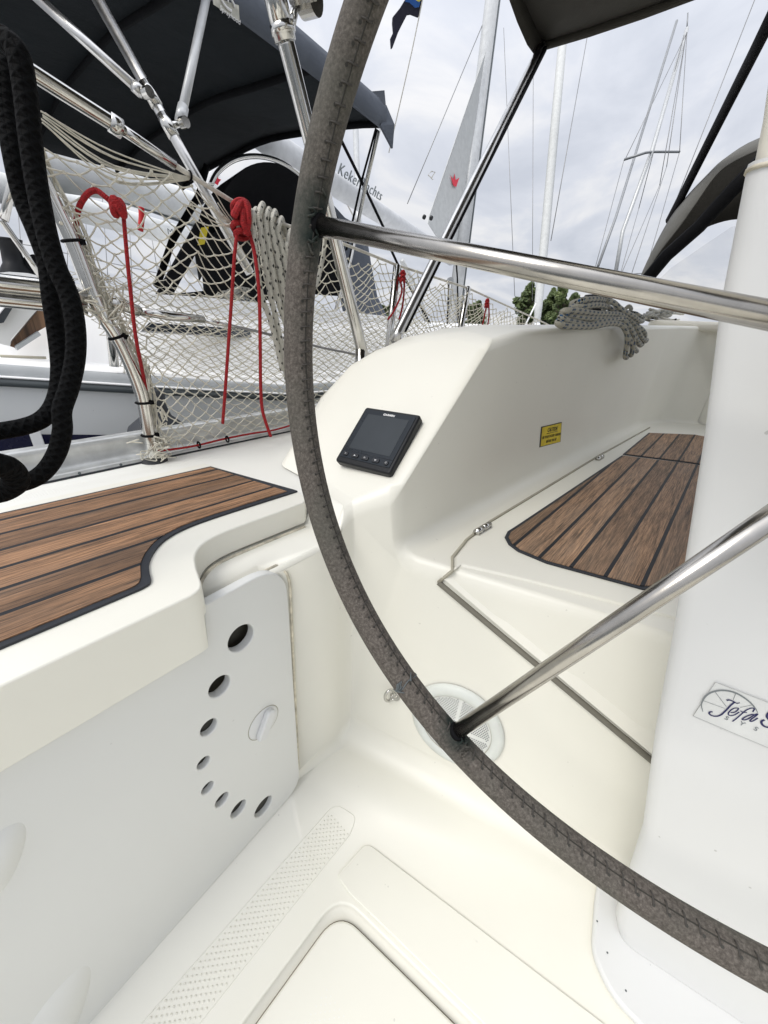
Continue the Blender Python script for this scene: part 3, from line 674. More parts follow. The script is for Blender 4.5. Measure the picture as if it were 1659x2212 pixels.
# sticker on the pedestal
sn = V((1, .18, 0)).normalized(); sp = V((pedx(0, .6), 0, .6)) - sn*.0012
def SP(px, py): return PL(px, py, sp, sn)
TL, BL = SP(1524, 1466), SP(1497, 1546); TR = SP(1659, 1518)
ru = (TR-TL).normalized(); hh_ = (TL-BL).length; uu = sn.cross(ru); uu = uu if uu.z > 0 else -uu
SW = .165
m = MB(); m.quad([BL, BL+ru*SW, BL+ru*SW+uu*hh_, BL+uu*hh_]); lg = m.build('logo_sticker', 'sticker_clear', ped)
def st(x, y, o=.0004): return BL + ru*x*hh_ + uu*y*hh_ - sn*o      # sticker coordinates in sticker heights
m = MB(); W_ = SW/hh_
for a, b in (((0, 0), (W_, 0)), ((0, 1), (W_, 1)), ((0, 0), (0, 1))):
    m.tube([st(*a), st(*b)], .00022, 4)
m.build('sticker_border', 'grey_line', lg)
def ribbon(m, pts, w, closed=False, n=8):
    pts2 = crom([V((p[0], p[1], 0)) for p in pts], n); N = len(pts2); L = []; Rr = []
    for i, p in enumerate(pts2):
        d = (pts2[min(i+1, N-1)]-pts2[max(i-1, 0)]).normalized(); q = V((-d.y, d.x, 0)); ww = w(i/(N-1)) if callable(w) else w
        L.append(st(*(p+q*ww).xy, .0006)); Rr.append(st(*(p-q*ww).xy, .0006))
    m.grid([L, Rr], False)
# sticker drawing coordinates come from the photo, mapped into the sticker plane
def sq(zx, zy):
    px, py = (2600+zx*.25558)/1.8228, (2600+zy*.25558)/1.8228
    q = SP(px, py)-BL; return (q.dot(ru)/hh_, q.dot(uu)/hh_)
def stroke(m, zp, w): ribbon(m, [sq(*p) for p in zp], w)
m = MB(); stroke(m, [(655, 785), (632, 690), (650, 620), (700, 545), (780, 490), (900, 460), (1020, 462), (1140, 490), (1260, 550), (1380, 640), (1460, 730), (1498, 800)], lambda s: .016*math.sin(math.pi*min(max(s, .03), .97))**.6+.002)
m.build('logo_wheel', 'grey_print', lg)
m = MB()
for a, b in (((660, 615), (990, 735)), ((845, 485), (1018, 710)), ((1160, 505), (1122, 600)), ((1418, 683), (1228, 720))): stroke(m, [a, ((a[0]+b[0])/2, (a[1]+b[1])/2), b], .0045)
m.text('S', st(*sq(978, 895), .0006), ru, uu, hh_*.105*1.25); m.text('Y', st(*sq(1205, 975), .0006), ru, uu, hh_*.105*1.25); m.text('S', st(*sq(1425, 1060), .0006), ru, uu, hh_*.105*1.25)
for i, ch in enumerate('TEMS'):
    o_ = V(sq(1425, 1060)) + (V(sq(1425, 1060))-V(sq(1205, 975)))*(i+1); m.text(ch, st(o_.x, o_.y, .0006), ru, uu, hh_*.13)
m.build('logo_small_letters', 'grey_print', lg)
m = MB()
stroke(m, [(1018, 612), (1060, 605), (1120, 625), (1175, 655), (1225, 648)], lambda s: .018-.010*s)
stroke(m, [(1140, 640), (1080, 690), (1010, 765), (930, 835), (860, 856), (790, 845), (752, 815), (765, 790), (805, 788)], .015)
stroke(m, [(1080, 800), (1150, 790), (1200, 745), (1190, 730), (1130, 735), (1070, 775), (1045, 820), (1075, 845), (1140, 835), (1215, 790)], .011)
stroke(m, [(1420, 790), (1445, 750), (1430, 730), (1380, 735), (1310, 770), (1240, 830), (1170, 890), (1108, 936)], .011)
stroke(m, [(1230, 772), (1280, 795), (1335, 800)], .009)
stroke(m, [(1450, 830), (1400, 830), (1320, 860), (1260, 900), (1290, 912), (1350, 895), (1430, 845), (1495, 818), (1470, 850), (1400, 900), (1380, 932), (1420, 930), (1500, 882)], .012)
m.build('logo_letters', 'navy_print', lg)
m = MB()
stroke(m, [(1740, 800), (1720, 780), (1670, 800), (1640, 860), (1690, 930), (1720, 980), (1670, 1025), (1600, 1010), (1560, 970), (1560, 930), (1605, 912)], .018)
o_ = V(sq(1760, 1010)); m.text('teering', st(o_.x, o_.y, .0006), ru, uu, hh_*.42, shear=.35)
m.build('logo_letters', 'navy_print', lg)
# ================================================================== instrument display
c0 = [V(vd[k]) for k in ('A', 'B', 'Cc')]; fn_ = (c0[1]-c0[0]).cross(c0[2]-c0[0]).normalized(); fn_ = fn_ if fn_.z > 0 else -fn_
fp = c0[0] + fn_*.019
def FP(px, py, off=0): return PL(px, py, fp+fn_*off, fn_)
k4 = [FP(791, 880), FP(908, 894), FP(842, 1027), FP(722, 992)]    # tl tr br bl on the front plane
uy = ((k4[0]-k4[3]).normalized() + (k4[1]-k4[2]).normalized()).normalized(); ux = uy.cross(fn_).normalized()
ic = sum(k4, V())/4; iw = ((k4[1]-k4[0]).length + (k4[2]-k4[3]).length)/4; ih = ((k4[0]-k4[3]).length+(k4[1]-k4[2]).length)/4
print('display half size', iw, ih)
disp = thing('instrument_display', 'small black chart display with five buttons on the white coaming face', 'display', tuple(ic-fn_*.02))
def ip(x, y, z=0): return ic + ux*x*iw + uy*y*ih + fn_*z
m = MB(); m.prism([p - fn_*.0195 for p in rounded([ip(-1, -1), ip(1, -1), ip(1, 1), ip(-1, 1)], .007, 5)], fn_*.0195); m.build('case', 'black_plastic', disp, bevel=.0045, seg=4)
m = MB(); m.prism([p+fn_*.0003 for p in rounded([ip(-.9, -.83), ip(.9, -.83), ip(.9, .90), ip(-.9, .90)], .003, 4)], fn_*.0008); fp_ = m.build('front_panel', 'screen_frame', disp)
m = MB(); m.prism([p+fn_*.0012 for p in rounded([ip(-.74, -.50), ip(.74, -.50), ip(.74, .74), ip(-.74, .74)], .001, 2)], fn_*.0003); m.build('screen', 'screen', disp)
m = MB(); m.text('GARMIN', ip(.0, .775, .0013), ux, uy, .0066, bold=.00022, align='CENTER', wide=1.1); m.build('maker_name', 'white_print', disp)
m = MB(); m.tube([ip(-.89, -.595, .0012), ip(.89, -.595, .0012)], .0003, 4); m.build('panel_line', 'black_gloss', disp)
bs = [(-.72, .0058, .0042), (-.37, .0085, .0046), (0, .0085, .0046), (.38, .0085, .0046), (.745, .0048, .0048)]
for i, (bx, hw, hh2) in enumerate(bs):
    c = ip(bx, -.715, .0012); m = MB()
    m.prism(rounded([c-ux*hw-uy*hh2, c+ux*hw-uy*hh2, c+ux*hw+uy*hh2, c-ux*hw+uy*hh2], .0042, 5), fn_*.0022); bt = m.build('button', 'black_gloss', disp, bevel=.0008, seg=2)
    m = MB(); c2 = c + fn_*.0024; s_ = .0019
    if i == 1: m.quad([c2-ux*s_*1.3-uy*s_*.6, c2+ux*s_*1.3-uy*s_*.6, c2+uy*s_*.9])
    elif i == 3: m.quad([c2-ux*s_*1.3+uy*s_*.6, c2-uy*s_*.9, c2+ux*s_*1.3+uy*s_*.6])
    elif i == 2:
        for k in (-1, 0, 1): m.tube([c2-ux*s_*1.2+uy*k*.0012, c2+ux*s_*1.2+uy*k*.0012], .00026, 4)
    elif i == 4: m.tube([c2+ux*.0014*math.cos(a)+uy*.0014*math.sin(a) for a in [k*.5236 for k in range(12)]], .0003, 4, closed=True); m.tube([c2+uy*.0008, c2+uy*.002], .0003, 4)
    else: m.tube(crom([c2-ux*.0018+uy*.0011, c2+ux*.001+uy*.0011, c2+ux*.0016, c2+ux*.0008-uy*.0011, c2-ux*.0012-uy*.0011], 4), .0003, 4)
    m.build('button_symbol', 'white_print', bt)
m = MB()
for k in range(60):
    x = -.86+abs(random.gauss(0, .28)); y = -.56+abs(random.gauss(0, .05)) if random.random() < .7 else random.uniform(-.5, .8)
    if y > -.4: x = -.84+random.uniform(0, .05)
    if x < .9: m.disc(ip(x, y, .00115), fn_, random.uniform(.0003, .0009), .0003, 6)
m.build('peeling_film', 'black_gloss', fp_)
# ================================================================== caution sticker
def QY(px, py):                      # inner coaming face through c1, T3, cm
    a, b, c = V(vd['cm']), V(vd['c1']), V(vd['C2']); n_ = (b-a).cross(c-a).normalized(); return PL(px, py, a - V((0, .0012, 0)), n_)
Q = [QY(1169, 922), QY(1213.5, 911.5), QY(1210.5, 954.5), QY(1165, 966.5)]
qn = (Q[1]-Q[0]).cross(Q[3]-Q[0]).normalized(); qn = qn if qn.y < 0 else -qn
print('sticker', [(Q[i]-Q[i-1]).length for i in range(4)])
m = MB(); m.prism(Q, qn*.0004); cs = m.build('caution_sticker', 'black_print'); tag(cs, 'small yellow rectangular caution sticker on the inner coaming above the bench', 'sticker')
def qq(x, y, o=.0005): return Q[3] + (Q[2]-Q[3])*x + (Q[0]-Q[3])*y + (Q[0]+Q[2]-Q[1]-Q[3])*x*y*-1 + qn*o
m = MB(); m.quad([qq(.05, .035), qq(.985, .015), qq(.985, .955), qq(.05, .955)]); m.build('yellow_face', 'yellow_sticker', cs)
qr = Q[2]-Q[3]; qu = Q[0]-Q[3]; hs2 = qu.length; wd = qr.length
m = MB()
m.text('CAUTION', qq(.53, .66, .0008), qr, qu, hs2*.27, align='CENTER', bold=.0003, wide=min(1, wd/hs2*.62)); m.tube([qq(.27, .60, .0008), qq(.80, .60, .0008)], hs2*.012, 4)
m.text('USE YOUR COCKPIT CUSHIONS', qq(.52, .38, .0008), qr, qu, hs2*.165, align='CENTER', bold=.0002, wide=wd/hs2*.33*1.12)
m.text('BEFORE YOU SIT', qq(.52, .15, .0008), qr, qu, hs2*.165, align='CENTER', bold=.0002, wide=wd/hs2*.40)
m.build('caution_letters', 'black_print', cs)
# ================================================================== loudspeaker in the bench wall
wn_ = -V((1, .25, -.134)).normalized(); sc = WX(985, 1566, .0)
sa = V((0, 0, 1)) - wn_*wn_.z; sa.normalize(); sb = sa.cross(wn_)
print('speaker radius', (WX(893, 1560)-WX(1086, 1575)).length/2, (WX(985, 1481)-WX(1000, 1655)).length/2)
SR = .0975
spk = thing('deck_speaker', 'round pale green grey loudspeaker set in the bench wall behind the wheel rim', 'speaker', tuple(sc))
m = MB(); m.lathe(sc, wn_, [(SR, 0), (SR*.99, .004), (SR*.95, .008), (SR*.88, .0105), (SR*.78, .0095), (SR*.755, .007), (SR*.75, .003)], 64); m.build('speaker_rim', 'speaker_rim', spk)
rg = SR*.755; m = MB(); m.lathe(sc, wn_, [(rg, .0035), (rg*.7, .0055), (rg*.3, .0066), (.0005, .0068)], 48); gr_ = m.build('speaker_grille', 'speaker_grille', spk)
m = MB(); stp_ = .0046; i = -20
for i in range(-20, 21):
    for j in range(-22, 23):
        x = (j+(.5 if i % 2 else 0))*stp_; y = i*stp_*.866
        r = math.hypot(x, y)
        if r < rg*.93 and r > .008 and abs(x) > .0035 and abs(y+x*.05) > .003:
            m.disc(sc + sb*x + sa*y + wn_*(.0073-.0031*(r/rg)**2), wn_, .00150, .0001, 5)
m.build('grille_holes', 'dark_band', gr_)
m = MB(); m.tube([sc + sb*rg*math.cos(a)+sa*rg*math.sin(a)+wn_*.006 for a in [k*2*math.pi/60 for k in range(60)]], .0009, 5, closed=True); m.build('speaker_joint', 'dark_gap', spk)
# pad eye
pc = WX(846, 1496); pe = thing('pad_eye', 'small shiny steel ring fixed to the cockpit wall beside the speaker', 'ring', tuple(pc))
m = MB(); a_ = (sb*-.9+wn_*.5).normalized()
cc_ = pc + wn_*.010 - sb*.0
dirr = (sa*1.0 + wn_*.2).normalized(); d2 = (wn_*.8 - sb*.6).normalized()
m.tube([cc_ + dirr*.0185*math.cos(k*math.pi/10) + d2*.012*math.sin(k*math.pi/10) for k in range(20)], .0032, 10, closed=True); m.build('ring', 'steel', pe)
m = MB(); m.disc(pc+sb*.010-sa*.004, wn_, .011, .003, 24); m.tube(crom([pc+sb*.004-sa*.008, pc+sb*.002-sa*.007+wn_*.012, pc+sb*.010+wn_*.016, pc+sb*.015+wn_*.003], 5), .002, 8); m.build('base_plate', 'steel', pe)
# ================================================================== guard rail on the port deck edge
GY = .93
def G(px, py, y=GY): return PY(px, py, y)
rail = thing('guard_rail', 'polished steel guard rail tubes and coated lifelines along the port deck edge', 'guard rail', (.304, GY, .597))
leg = crom([G(333, 990), G(322, 940), G(305, 850), G(262, 745), G(210, 660), G(155, 520), G(88, 385), G(30, 262), G(-2, 200)], 5)
m = MB(); m.tube(leg, .0125, 20); m.build('rail_leg', 'steel', rail)
m = MB(); m.disc(G(333, 993)+V((0, 0, -.004)), (0, 0, 1), .028, .009, 28, .024); m.build('rubber_foot', 'rubber', rail)
m = MB(); m.disc(G(333, 985)+V((0, 0, .0)), (0, 0, 1), .016, .03, 28, .0145); m.build('base_socket', 'steel', rail)
m = MB(); m.tube(crom([G(-60, 70), G(0, 112), G(75, 160), G(150, 208), G(236, 262), G(246, 268)], 4), .0115, 18); m.build('top_rail', 'steel', rail)
m = MB(); m.tube([G(236, 262), G(262, 279)], .0145, 18); m.tube([G(262, 279), G(300, 304)], .008, 12); m.build('lifeline_toggle', 'steel', rail)
m = MB(); m.tube([G(262, 279), G(300, 304), G(378, 357)], .0085, 12); m.build('turnbuckle', 'steel', rail)
m = MB(); m.tube([G(372, 353), G(410, 378), G(510, 440), G(620, 487), G(720, 518), G(858, 573), G(1010, 622), G(1160, 690), G(1260, 738)], lambda s: .0052-.0012*min(1, s*3), 10); m.build('upper_lifeline', 'wire_coat', rail)
m = MB(); m.tube([G(-70, 600), G(0, 612), G(95, 622), G(185, 648)], .0145, 18); m.tube([G(-70, 638), G(0, 645), G(95, 655), G(185, 664)], .0125, 18); m.build('middle_rail', 'steel', rail)
m = MB(); m.tube([G(240, 652), G(262, 658), G(300, 672)], .0105, 14); m.tube([G(300, 672), G(370, 683), G(440, 690)], lambda s: .0075+.002*math.sin(math.pi*s), 14); m.tube([G(440, 692), G(505, 706)], .0048, 10); m.build('lower_turnbuckle', 'steel', rail)
m = MB(); m.tube([G(470, 697), G(560, 717), G(700, 752), G(800, 772), G(1000, 740)], .0032, 8); m.build('lower_lifeline', 'wire', rail)
def stanch(b, t): 
    m = MB(); m.tube([b, b*.5+t*.5, t], .0125, 14); m.build('stanchion', 'steel', rail)
    m = MB(); m.disc(b, (0, 0, 1), .025, .02, 20, .018); m.build('stanchion_base', 'steel', rail)
for px, py in ((858, 573), (1011, 621)):
    t_ = G(px, py); stanch(V((t_.x-.02, GY+.02, .597)), t_)
def tie(path, i, mat='strap_black', r=.0145):
    c = path[i]; d = (path[i+1]-path[i-1]).normalized(); a = d.orthogonal().normalized(); b = d.cross(a); mm = MB()
    mm.tube([c+(a*math.cos(k*.5236)+b*math.sin(k*.5236))*r for k in range(12)], .0024, 6, closed=True)
    mm.box((-.004, -.005, -.004), (.004, .005, .004), Matrix.Translation(c - V((.3, .95, 0)).normalized()*-.0 + V((.9, -.3, 0)).normalized()*r))
    mm.build('cable_tie', mat, rail)
for (px, py) in ((142, 517), (245, 732), (309, 868), (327, 938)):
    i = min(range(1, len(leg)-1), key=lambda k: (leg[k]-G(px, py)).length); tie(leg, i)
# ------------------------------------------------------------------ net
wirep = [(.20, 1.10), (.30, 1.135), (.475, 1.145), (.571, 1.120), (.855, 1.102), (1.15, 1.09), (1.6, 1.060), (2.4, .985), (3.4, .93)]
def zt_(x):
    for (a, b), (c, d) in zip(wirep, wirep[1:]):
        if x <= c: return b+(d-b)*(x-a)/(c-a)
    return wirep[-1][1]
legz = [(p.z, p.x) for p in leg]
def xl(z):
    return min(legz, key=lambda q: abs(q[0]-z))[1]
net = MB(); cw = .0200; NV = 40; NX = 155
random.seed(11)
def node(i, j):
    v = j/NV; X = .30 + i*cw + (.0 if i > 0 else 0)
    X = .285 + (i*cw)*(1 + .9*math.exp(-i*cw/.10)) - .06*(1-math.exp(-i*cw/.12))
    if i == 0: X = .3
    top = zt_(X) - .010 - .030*abs(math.sin(math.pi*(X-.47)/.19))**1.2*(1 if X > .5 else .25); bot = .612
    vv = v + .05*math.sin(math.pi*v)*math.sin(X*5+1)
    z = bot + (top-bot)*vv
    # pulled on to the tube at the left
    k = math.exp(-(X-.285)/.085)
    X = X*(1-k) + (xl(z)+.012 + .012*random.random())*k if i else xl(z)+.010*random.random()
    z += random.uniform(-1, 1)*.0024*(1+4*k); X += random.uniform(-1, 1)*.0020*(1+2.5*k)
    y = GY - .010 + .055*math.sin(math.pi*v)*(1-math.exp(-(X-.25)*3)) + random.uniform(-1, 1)*.003 + (edge_y(X)-.93-.012)*(1-v)*.9
    return V((X, y, z))
nodes = {}
for i in range(NX+1):
    for j in range(NV+1):
        if (i+j) % 2 == 0: nodes[i, j] = node(i, j)
ne = 0
for (i, j), p in nodes.items():
    for dj in (-1, 1):
        q = nodes.get((i+1, j+dj))
        if q is None or p.x > 3.0: continue
        mid = (p+q)/2 + V((0, 0, -.0012)); net.tube([p, mid, q], .00135 if p.x < 1.2 else .0017, 4, cap=False); ne += 1
    if p.x < 1.6: net.disc(p-V((0, .0022, 0)), (0, 1, 0), .0027, .0044, 5)
netb = MB(); netb.v = list(net.v); netb.f = list(net.f); netb.uv = list(net.uv); netb.sm = list(net.sm)
# bunched border strands, frayed knots at the foot, gathers to the rail
for k in range(7):
    net.tube(crom([leg[q] + V((random.uniform(.014, .028), random.uniform(-.004, .012), random.uniform(-.01, .01))) for q in range(2, len(leg)-2, 2)], 3), .0013, 4)
for k in range(9):
    a = G(95+random.uniform(-8, 8), 240+k*4); net.tube(crom([a, a*.6+G(410, 384)*.4+V((0, 0, -.012-.004*k+random.uniform(-.004, .004))), G(410+k*2, 384+random.uniform(-1, 2))], 6), .0013, 4)
for k in range(26):
    a = G(325, 955)+V((random.uniform(-.02, .03), random.uniform(-.03, .0), random.uniform(-.03, .02)))
    pts = [a]
    for q in range(3): a = a+V((random.uniform(-.022, .024), random.uniform(-.012, .010), random.uniform(-.020, .014))); a.z = max(a.z, .603); pts.append(a)
    net.tube(crom(pts, 4), .0013, 4)
for k in range(12):
    zz = random.uniform(.66, .95); a = V((xl(zz)+.016, GY-.002, zz)); pts = [a+V((random.uniform(-.006, .024), -.012+random.uniform(-.008, .006), random.uniform(-.02, .02))) for q in range(4)]
    net.tube(crom(pts, 4, closed=True), .0012, 4)
for k in range(14):
    a = G(225, 650)+V((random.uniform(-.03, .04), -.012+random.uniform(-.01, .01), random.uniform(-.03, .02))); pts = [a+V((random.uniform(-.022, .022), random.uniform(-.01, .01), random.uniform(-.022, .022))) for q in range(4)]
    net.tube(crom(pts, 4), .0015, 4)
for k in range(8):                                           # cords drawn up into the red knot
    b = G(524, 498); s_ = G(400+10*k, 402+random.uniform(0, 40)); net.tube(crom([s_, s_*.5+b*.5+V((0, 0, -.008)), b], 4), .0013, 4)
no_ = net.build('safety_net', 'net_cord'); tag(no_, 'cream knotted safety net of diamond mesh stretched below the lifeline', 'net')
print('net edges', ne)
m = MB()
xs2 = [.31+.08*i for i in range(30)]
m.tube(crom([V((x, edge_y(x)-.045+.004*math.sin(x*31), .618+.003*math.sin(x*47))) for x in xs2], 3), .0026, 6)
rl = m.build('red_lacing', 'rope_red'); tag(rl, 'thin red lacing line threaded along the foot of the net by the toe rail', 'rope')
n2 = netb.build('safety_net', 'net_cord'); n2.location = (.02, .50, .29); n2.rotation_euler = (0, 0, -.10); n2.scale = (1, 1, .62)
tag(n2, 'second cream mesh net on the neighbouring yacht rail, behind the near net', 'net')
nt = []
for (px, py) in ((410, 380), (720, 520), (858, 575), (1011, 623), (415, 900), (480, 888)):
    c = G(px, py) if py < 700 else V((G(px, py+6).x, edge_y(G(px, py).x)-.05, .618)); m = MB()
    m.tube([c+V((0, math.cos(k*.7)*.0075, math.sin(k*.7)*.0075)) for k in range(9)], .0022, 6, closed=True); m.build('net_tie', 'strap_black', no_)
# ------------------------------------------------------------------ black braided rope, close to the lens
def pr(pts, y, r, mat, name, label, cat='rope', n=6, group=None, sides=12, parent=None):
    mm = MB(); mm.tube(crom([PY(p[0], p[1], (p[2] if len(p) > 2 else y)) for p in pts], n), r, sides)
    o = mm.build(name, mat, parent)
    if not parent: tag(o, label, cat, group)
    return o
BY = .56
br = thing('coiled_mooring_rope', 'thick black braided mooring rope hanging in loops at the far left edge', 'rope', tuple(PY(100, 500, BY)))
bp = [(-60, 60, .60), (-20, 72, .59), (15, 88, .57), (40, 118, .56), (55, 200, .56), (66, 300, .56), (80, 400, .56), (100, 500, .555), (122, 575, .55), (150, 640, .545), (163, 706, .54), (163, 771, .54), (150, 835, .54), (134, 885, .54), (135, 930, .54), (122, 980, .545), (92, 1022, .55), (45, 1045, .56), (-40, 1055, .57)]
m = MB(); m.tube(crom([PY(*p) for p in bp], 10), .0090, 20); m.build('rope_strand', 'rope_black', br)
bp2 = [(-60, 118, .64), (-10, 122, .63), (8, 150, .62), (14, 240, .61), (28, 330, .60), (50, 430, .60), (80, 505, .59), (102, 570, .585), (112, 650, .58), (124, 730, .58), (130, 800, .575), (122, 860, .57), (98, 900, .565), (50, 922, .56), (-60, 940, .56)]
m = MB(); m.tube(crom([PY(*p) for p in bp2], 10), .0088, 20); m.build('rope_strand', 'rope_black', br)
bp3 = [(-80, 985, .50), (-20, 1000, .50), (20, 1012, .51), (34, 1040, .52), (0, 1062, .53), (-80, 1070, .53)]
m = MB(); m.tube(crom([PY(*p) for p in bp3], 8), .0112, 16); m.build('rope_strand', 'rope_black', br)
# ------------------------------------------------------------------ red ropes
RY = .905
rr1 = thing('red_rope', 'red rope looped and knotted high on the net, hanging near the steel rail leg', 'rope', tuple(G(265, 450)), 'red ropes tied to the net')
def part_rope(th, name, pts, y, r, mat, n=6, sides=10):
    mm = MB(); mm.tube(crom([PY(p[0], p[1], (p[2] if len(p) > 2 else y)) for p in pts], n), r, sides); return mm.build(name, mat, th)
part_rope(rr1, 'rope_strand', [(186, 590, .97), (176, 560, .96), (167, 520, .95), (165, 480, .94), (172, 445, .93), (190, 418, .92), (208, 412, .92), (226, 424, .91), (244, 440, .905), (258, 450, .90)], .92, .0046, 'rope_red')
part_rope(rr1, 'rope_tail', [(266, 452, .90), (268, 480, .90), (275, 560, .90), (283, 640, .90), (292, 720, .90), (303, 780, .91), (316, 842, .93)], .90, .0035, 'rope_red')
def knot(th, px, py, y, w, h, r, mat, seed, loops=3):
    random.seed(seed); mm = MB(); P_ = PY(px, py, y)
    for q in range(loops):
        cz_ = P_.z + h*(q/(max(1, loops-1))-.5) if loops > 1 else P_.z
        pts = [V((P_.x + w*math.cos(k*1.047+q), P_.y + w*.7*math.sin(k*1.047+q)-.004, cz_ + r*1.2*math.sin(k*2.1+q*2))) for k in range(6)]
        mm.tube(crom(pts, 5, closed=True), r, 10, closed=True)
    return mm.build('knot', mat, th)
knot(rr1, 253, 449, .90, .008, .010, .0055, 'rope_red', 3, 3)
rr2 = thing('red_rope', 'red rope with big knot and two long tails on the lifeline beside the flecked coil', 'rope', tuple(G(525, 470)), 'red ropes tied to the net')
part_rope(rr2, 'rope_tail', [(512, 500, .90), (506, 560, .89), (500, 650, .89), (493, 750, .89), (486, 850, .89), (481, 915, .90)], .89, .0037, 'rope_red')
part_rope(rr2, 'rope_tail', [(540, 505, .89), (552, 560, .875), (560, 640, .87), (562, 740, .87), (563, 830, .87), (566, 880, .87), (574, 912, .868), (585, 943, .866)], .89, .0040, 'rope_red')
kk = MB()
for cx_, cy_, w_, h_, a0 in ((520, 448, 17, 15, 0), (522, 470, 18, 12, .8), (520, 492, 17, 12, .3), (524, 506, 15, 9, 0)):
    kk.tube(crom([PY(cx_+w_*math.cos(k*.8976), cy_+h_*math.sin(k*.8976+a0), .905-.014*math.cos(k*.8976*1+1.57)) for k in range(7)], 5, closed=True), .0058, 12, closed=True)
kk.tube(crom([PY(505, 470, .89), PY(512, 452, .885), PY(523, 436, .89), PY(534, 450, .882), PY(536, 480, .88), PY(530, 508, .885)], 6), .0068, 12)
kk.tube(crom([PY(520, 440, .94), PY(518, 438, .905), PY(524, 455, .885), PY(526, 485, .880), PY(538, 505, .885)], 6), .0060, 12)
kk.build('knot', 'rope_red', rr2)
def small_red(pts, kn_, label, y, r=.0032):
    th = thing('red_rope', label, 'rope', tuple(PY(kn_[0], kn_[1], y)), 'red ropes tied to the net')
    for P_ in pts: part_rope(th, 'rope_tail', P_, y, r, 'rope_red')
    knot(th, kn_[0], kn_[1], y, .008, .022, r*1.3, 'rope_red', 4, 3)
small_red([[(862, 600), (868, 630), (852, 670), (838, 690)], [(874, 600), (872, 640), (868, 668), (862, 690)]], (868, 598), 'small red rope knotted on the stanchion, seen between the steel leg and wheel rim', .915)
small_red([[(1052, 655), (1046, 685), (1040, 712)], [(1056, 655), (1056, 685), (1052, 712)]], (1050, 655), 'small red rope tied to the far end of the net near the distant trees', .915)
o = pr([(305, 448), (306, 470), (303, 498)], 1.1, .006, 'red_cloth', 'red_strap', 'short red strap end hanging behind the net between two red rope tails', 'strap')
# ------------------------------------------------------------------ flecked rope coil on the lifeline
fc = thing('coiled_flecked_rope', 'coil of off white rope with black flecks hung on the lifeline beside the wheel rim', 'rope', tuple(G(590, 480)))
random.seed(5)
loops = [((549, 462), (556, 560), (568, 640), (590, 700), (612, 800)), ((563, 450), (572, 540), (588, 640), (606, 720), (622, 820)), ((577, 462), (588, 560), (604, 650), (620, 700), (632, 760)), ((590, 466), (604, 560), (618, 640), (630, 690), (640, 720)), ((604, 480), (618, 560), (628, 620), (640, 670), (648, 700)), ((626, 505), (622, 535), (630, 600), (645, 650), (655, 660))]
for k, L in enumerate(loops):
    (tx, ty) = L[0]
    f_ = [(tx-4, ty+14, .905), (tx, ty-2, .905), (tx+7, ty+8, .925)]
    part_rope(fc, 'rope_loop', [(L[4][0]-2, L[4][1], .90), (L[3][0]-3, L[3][1], .895), (L[2][0]-3, L[2][1], .89), (L[1][0]-3, L[1][1], .885), (tx-3, ty+24, .89), (tx-1, ty+4, .895), (tx+3, ty-6, .92), (tx+7, ty+2, .95), (L[1][0]+12, L[1][1], .95), (L[2][0]+14, L[2][1]-20, .95), (L[3][0]+26, L[3][1]-30, .945)], .9, .0066, 'rope_fleck', 6, 12)
part_rope(fc, 'rope_loop', [(640, 560, .86), (660, 600, .87), (680, 620, .90), (697, 560, .93), (702, 500, .94), (694, 470, .95)], .9, .0058, 'rope_fleck', 6, 12)
# ------------------------------------------------------------------ blue flecked rope coil over the coaming
bc_ = thing('coiled_blue_flecked_rope', 'coil of grey rope with blue and black checks draped over the cockpit coaming', 'rope', tuple(PY(1300, 700, .33)))
def br_(pts, y=.33, r=.0078): return part_rope(bc_, 'rope_loop', pts, y, r, 'rope_blue', 7, 12)
S6 = lambda L: [((2100+x/2.765)/1.8228, (1000+yy/2.765)/1.8228, q) for x, yy, q in L]
br_(S6([(470, 545, .42), (420, 545, .36), (520, 510, .33), (640, 495, .33), (740, 500, .335), (775, 520, .36), (700, 540, .40)]))
br_(S6([(430, 590, .40), (420, 580, .35), (540, 575, .325), (680, 555, .325), (780, 570, .33), (770, 600, .36)]))
br_(S6([(360, 650, .40), (315, 640, .35), (360, 620, .33), (500, 625, .322), (700, 650, .32), (880, 655, .318), (1000, 680, .312), (1080, 740, .305), (1130, 820, .295), (1180, 910, .288), (1220, 950, .288), (1235, 935, .30)]))
br_(S6([(420, 700, .40), (330, 660, .34), (400, 670, .33), (560, 695, .322), (740, 700, .32), (900, 705, .315), (990, 730, .305), (1060, 810, .295), (1110, 900, .288), (1160, 990, .285), (1185, 985, .30)]))
br_(S6([(480, 740, .40), (310, 690, .34), (340, 720, .328), (470, 750, .322), (600, 770, .32), (700, 740, .318), (850, 720, .312), (960, 710, .306), (1020, 760, .295), (1080, 860, .288), (1090, 960, .284), (1070, 1090, .284), (1055, 1100, .30)]))
br_(S6([(500, 790, .42), (285, 740, .34), (320, 780, .325), (480, 790, .32), (650, 790, .316), (800, 760, .310), (920, 760, .304), (990, 800, .292), (1020, 880, .286), (1020, 980, .284), (1000, 1110, .284), (1015, 1130, .30)]))
br_(S6([(960, 760, .33), (1010, 850, .30), (1060, 950, .29), (1090, 1020, .286), (1125, 1060, .29)]))
br_(S6([(790, 510, .34), (870, 530, .33), (940, 590, .32), (1010, 640, .31), (1090, 680, .30), (1150, 730, .30), (1190, 730, .32), (1180, 690, .36)]))
br_(S6([(1000, 600, .36), (1040, 570, .35), (1065, 600, .36), (1050, 630, .37), (1120, 650, .34), (1180, 680, .33), (1250, 660, .34), (1290, 640, .38), (1240, 640, .42)]), r=.0068)
br_(S6([(780, 560, .36), (860, 610, .35), (950, 660, .34), (1100, 760, .32), (1180, 820, .305), (1215, 870, .30), (1210, 920, .305)]))
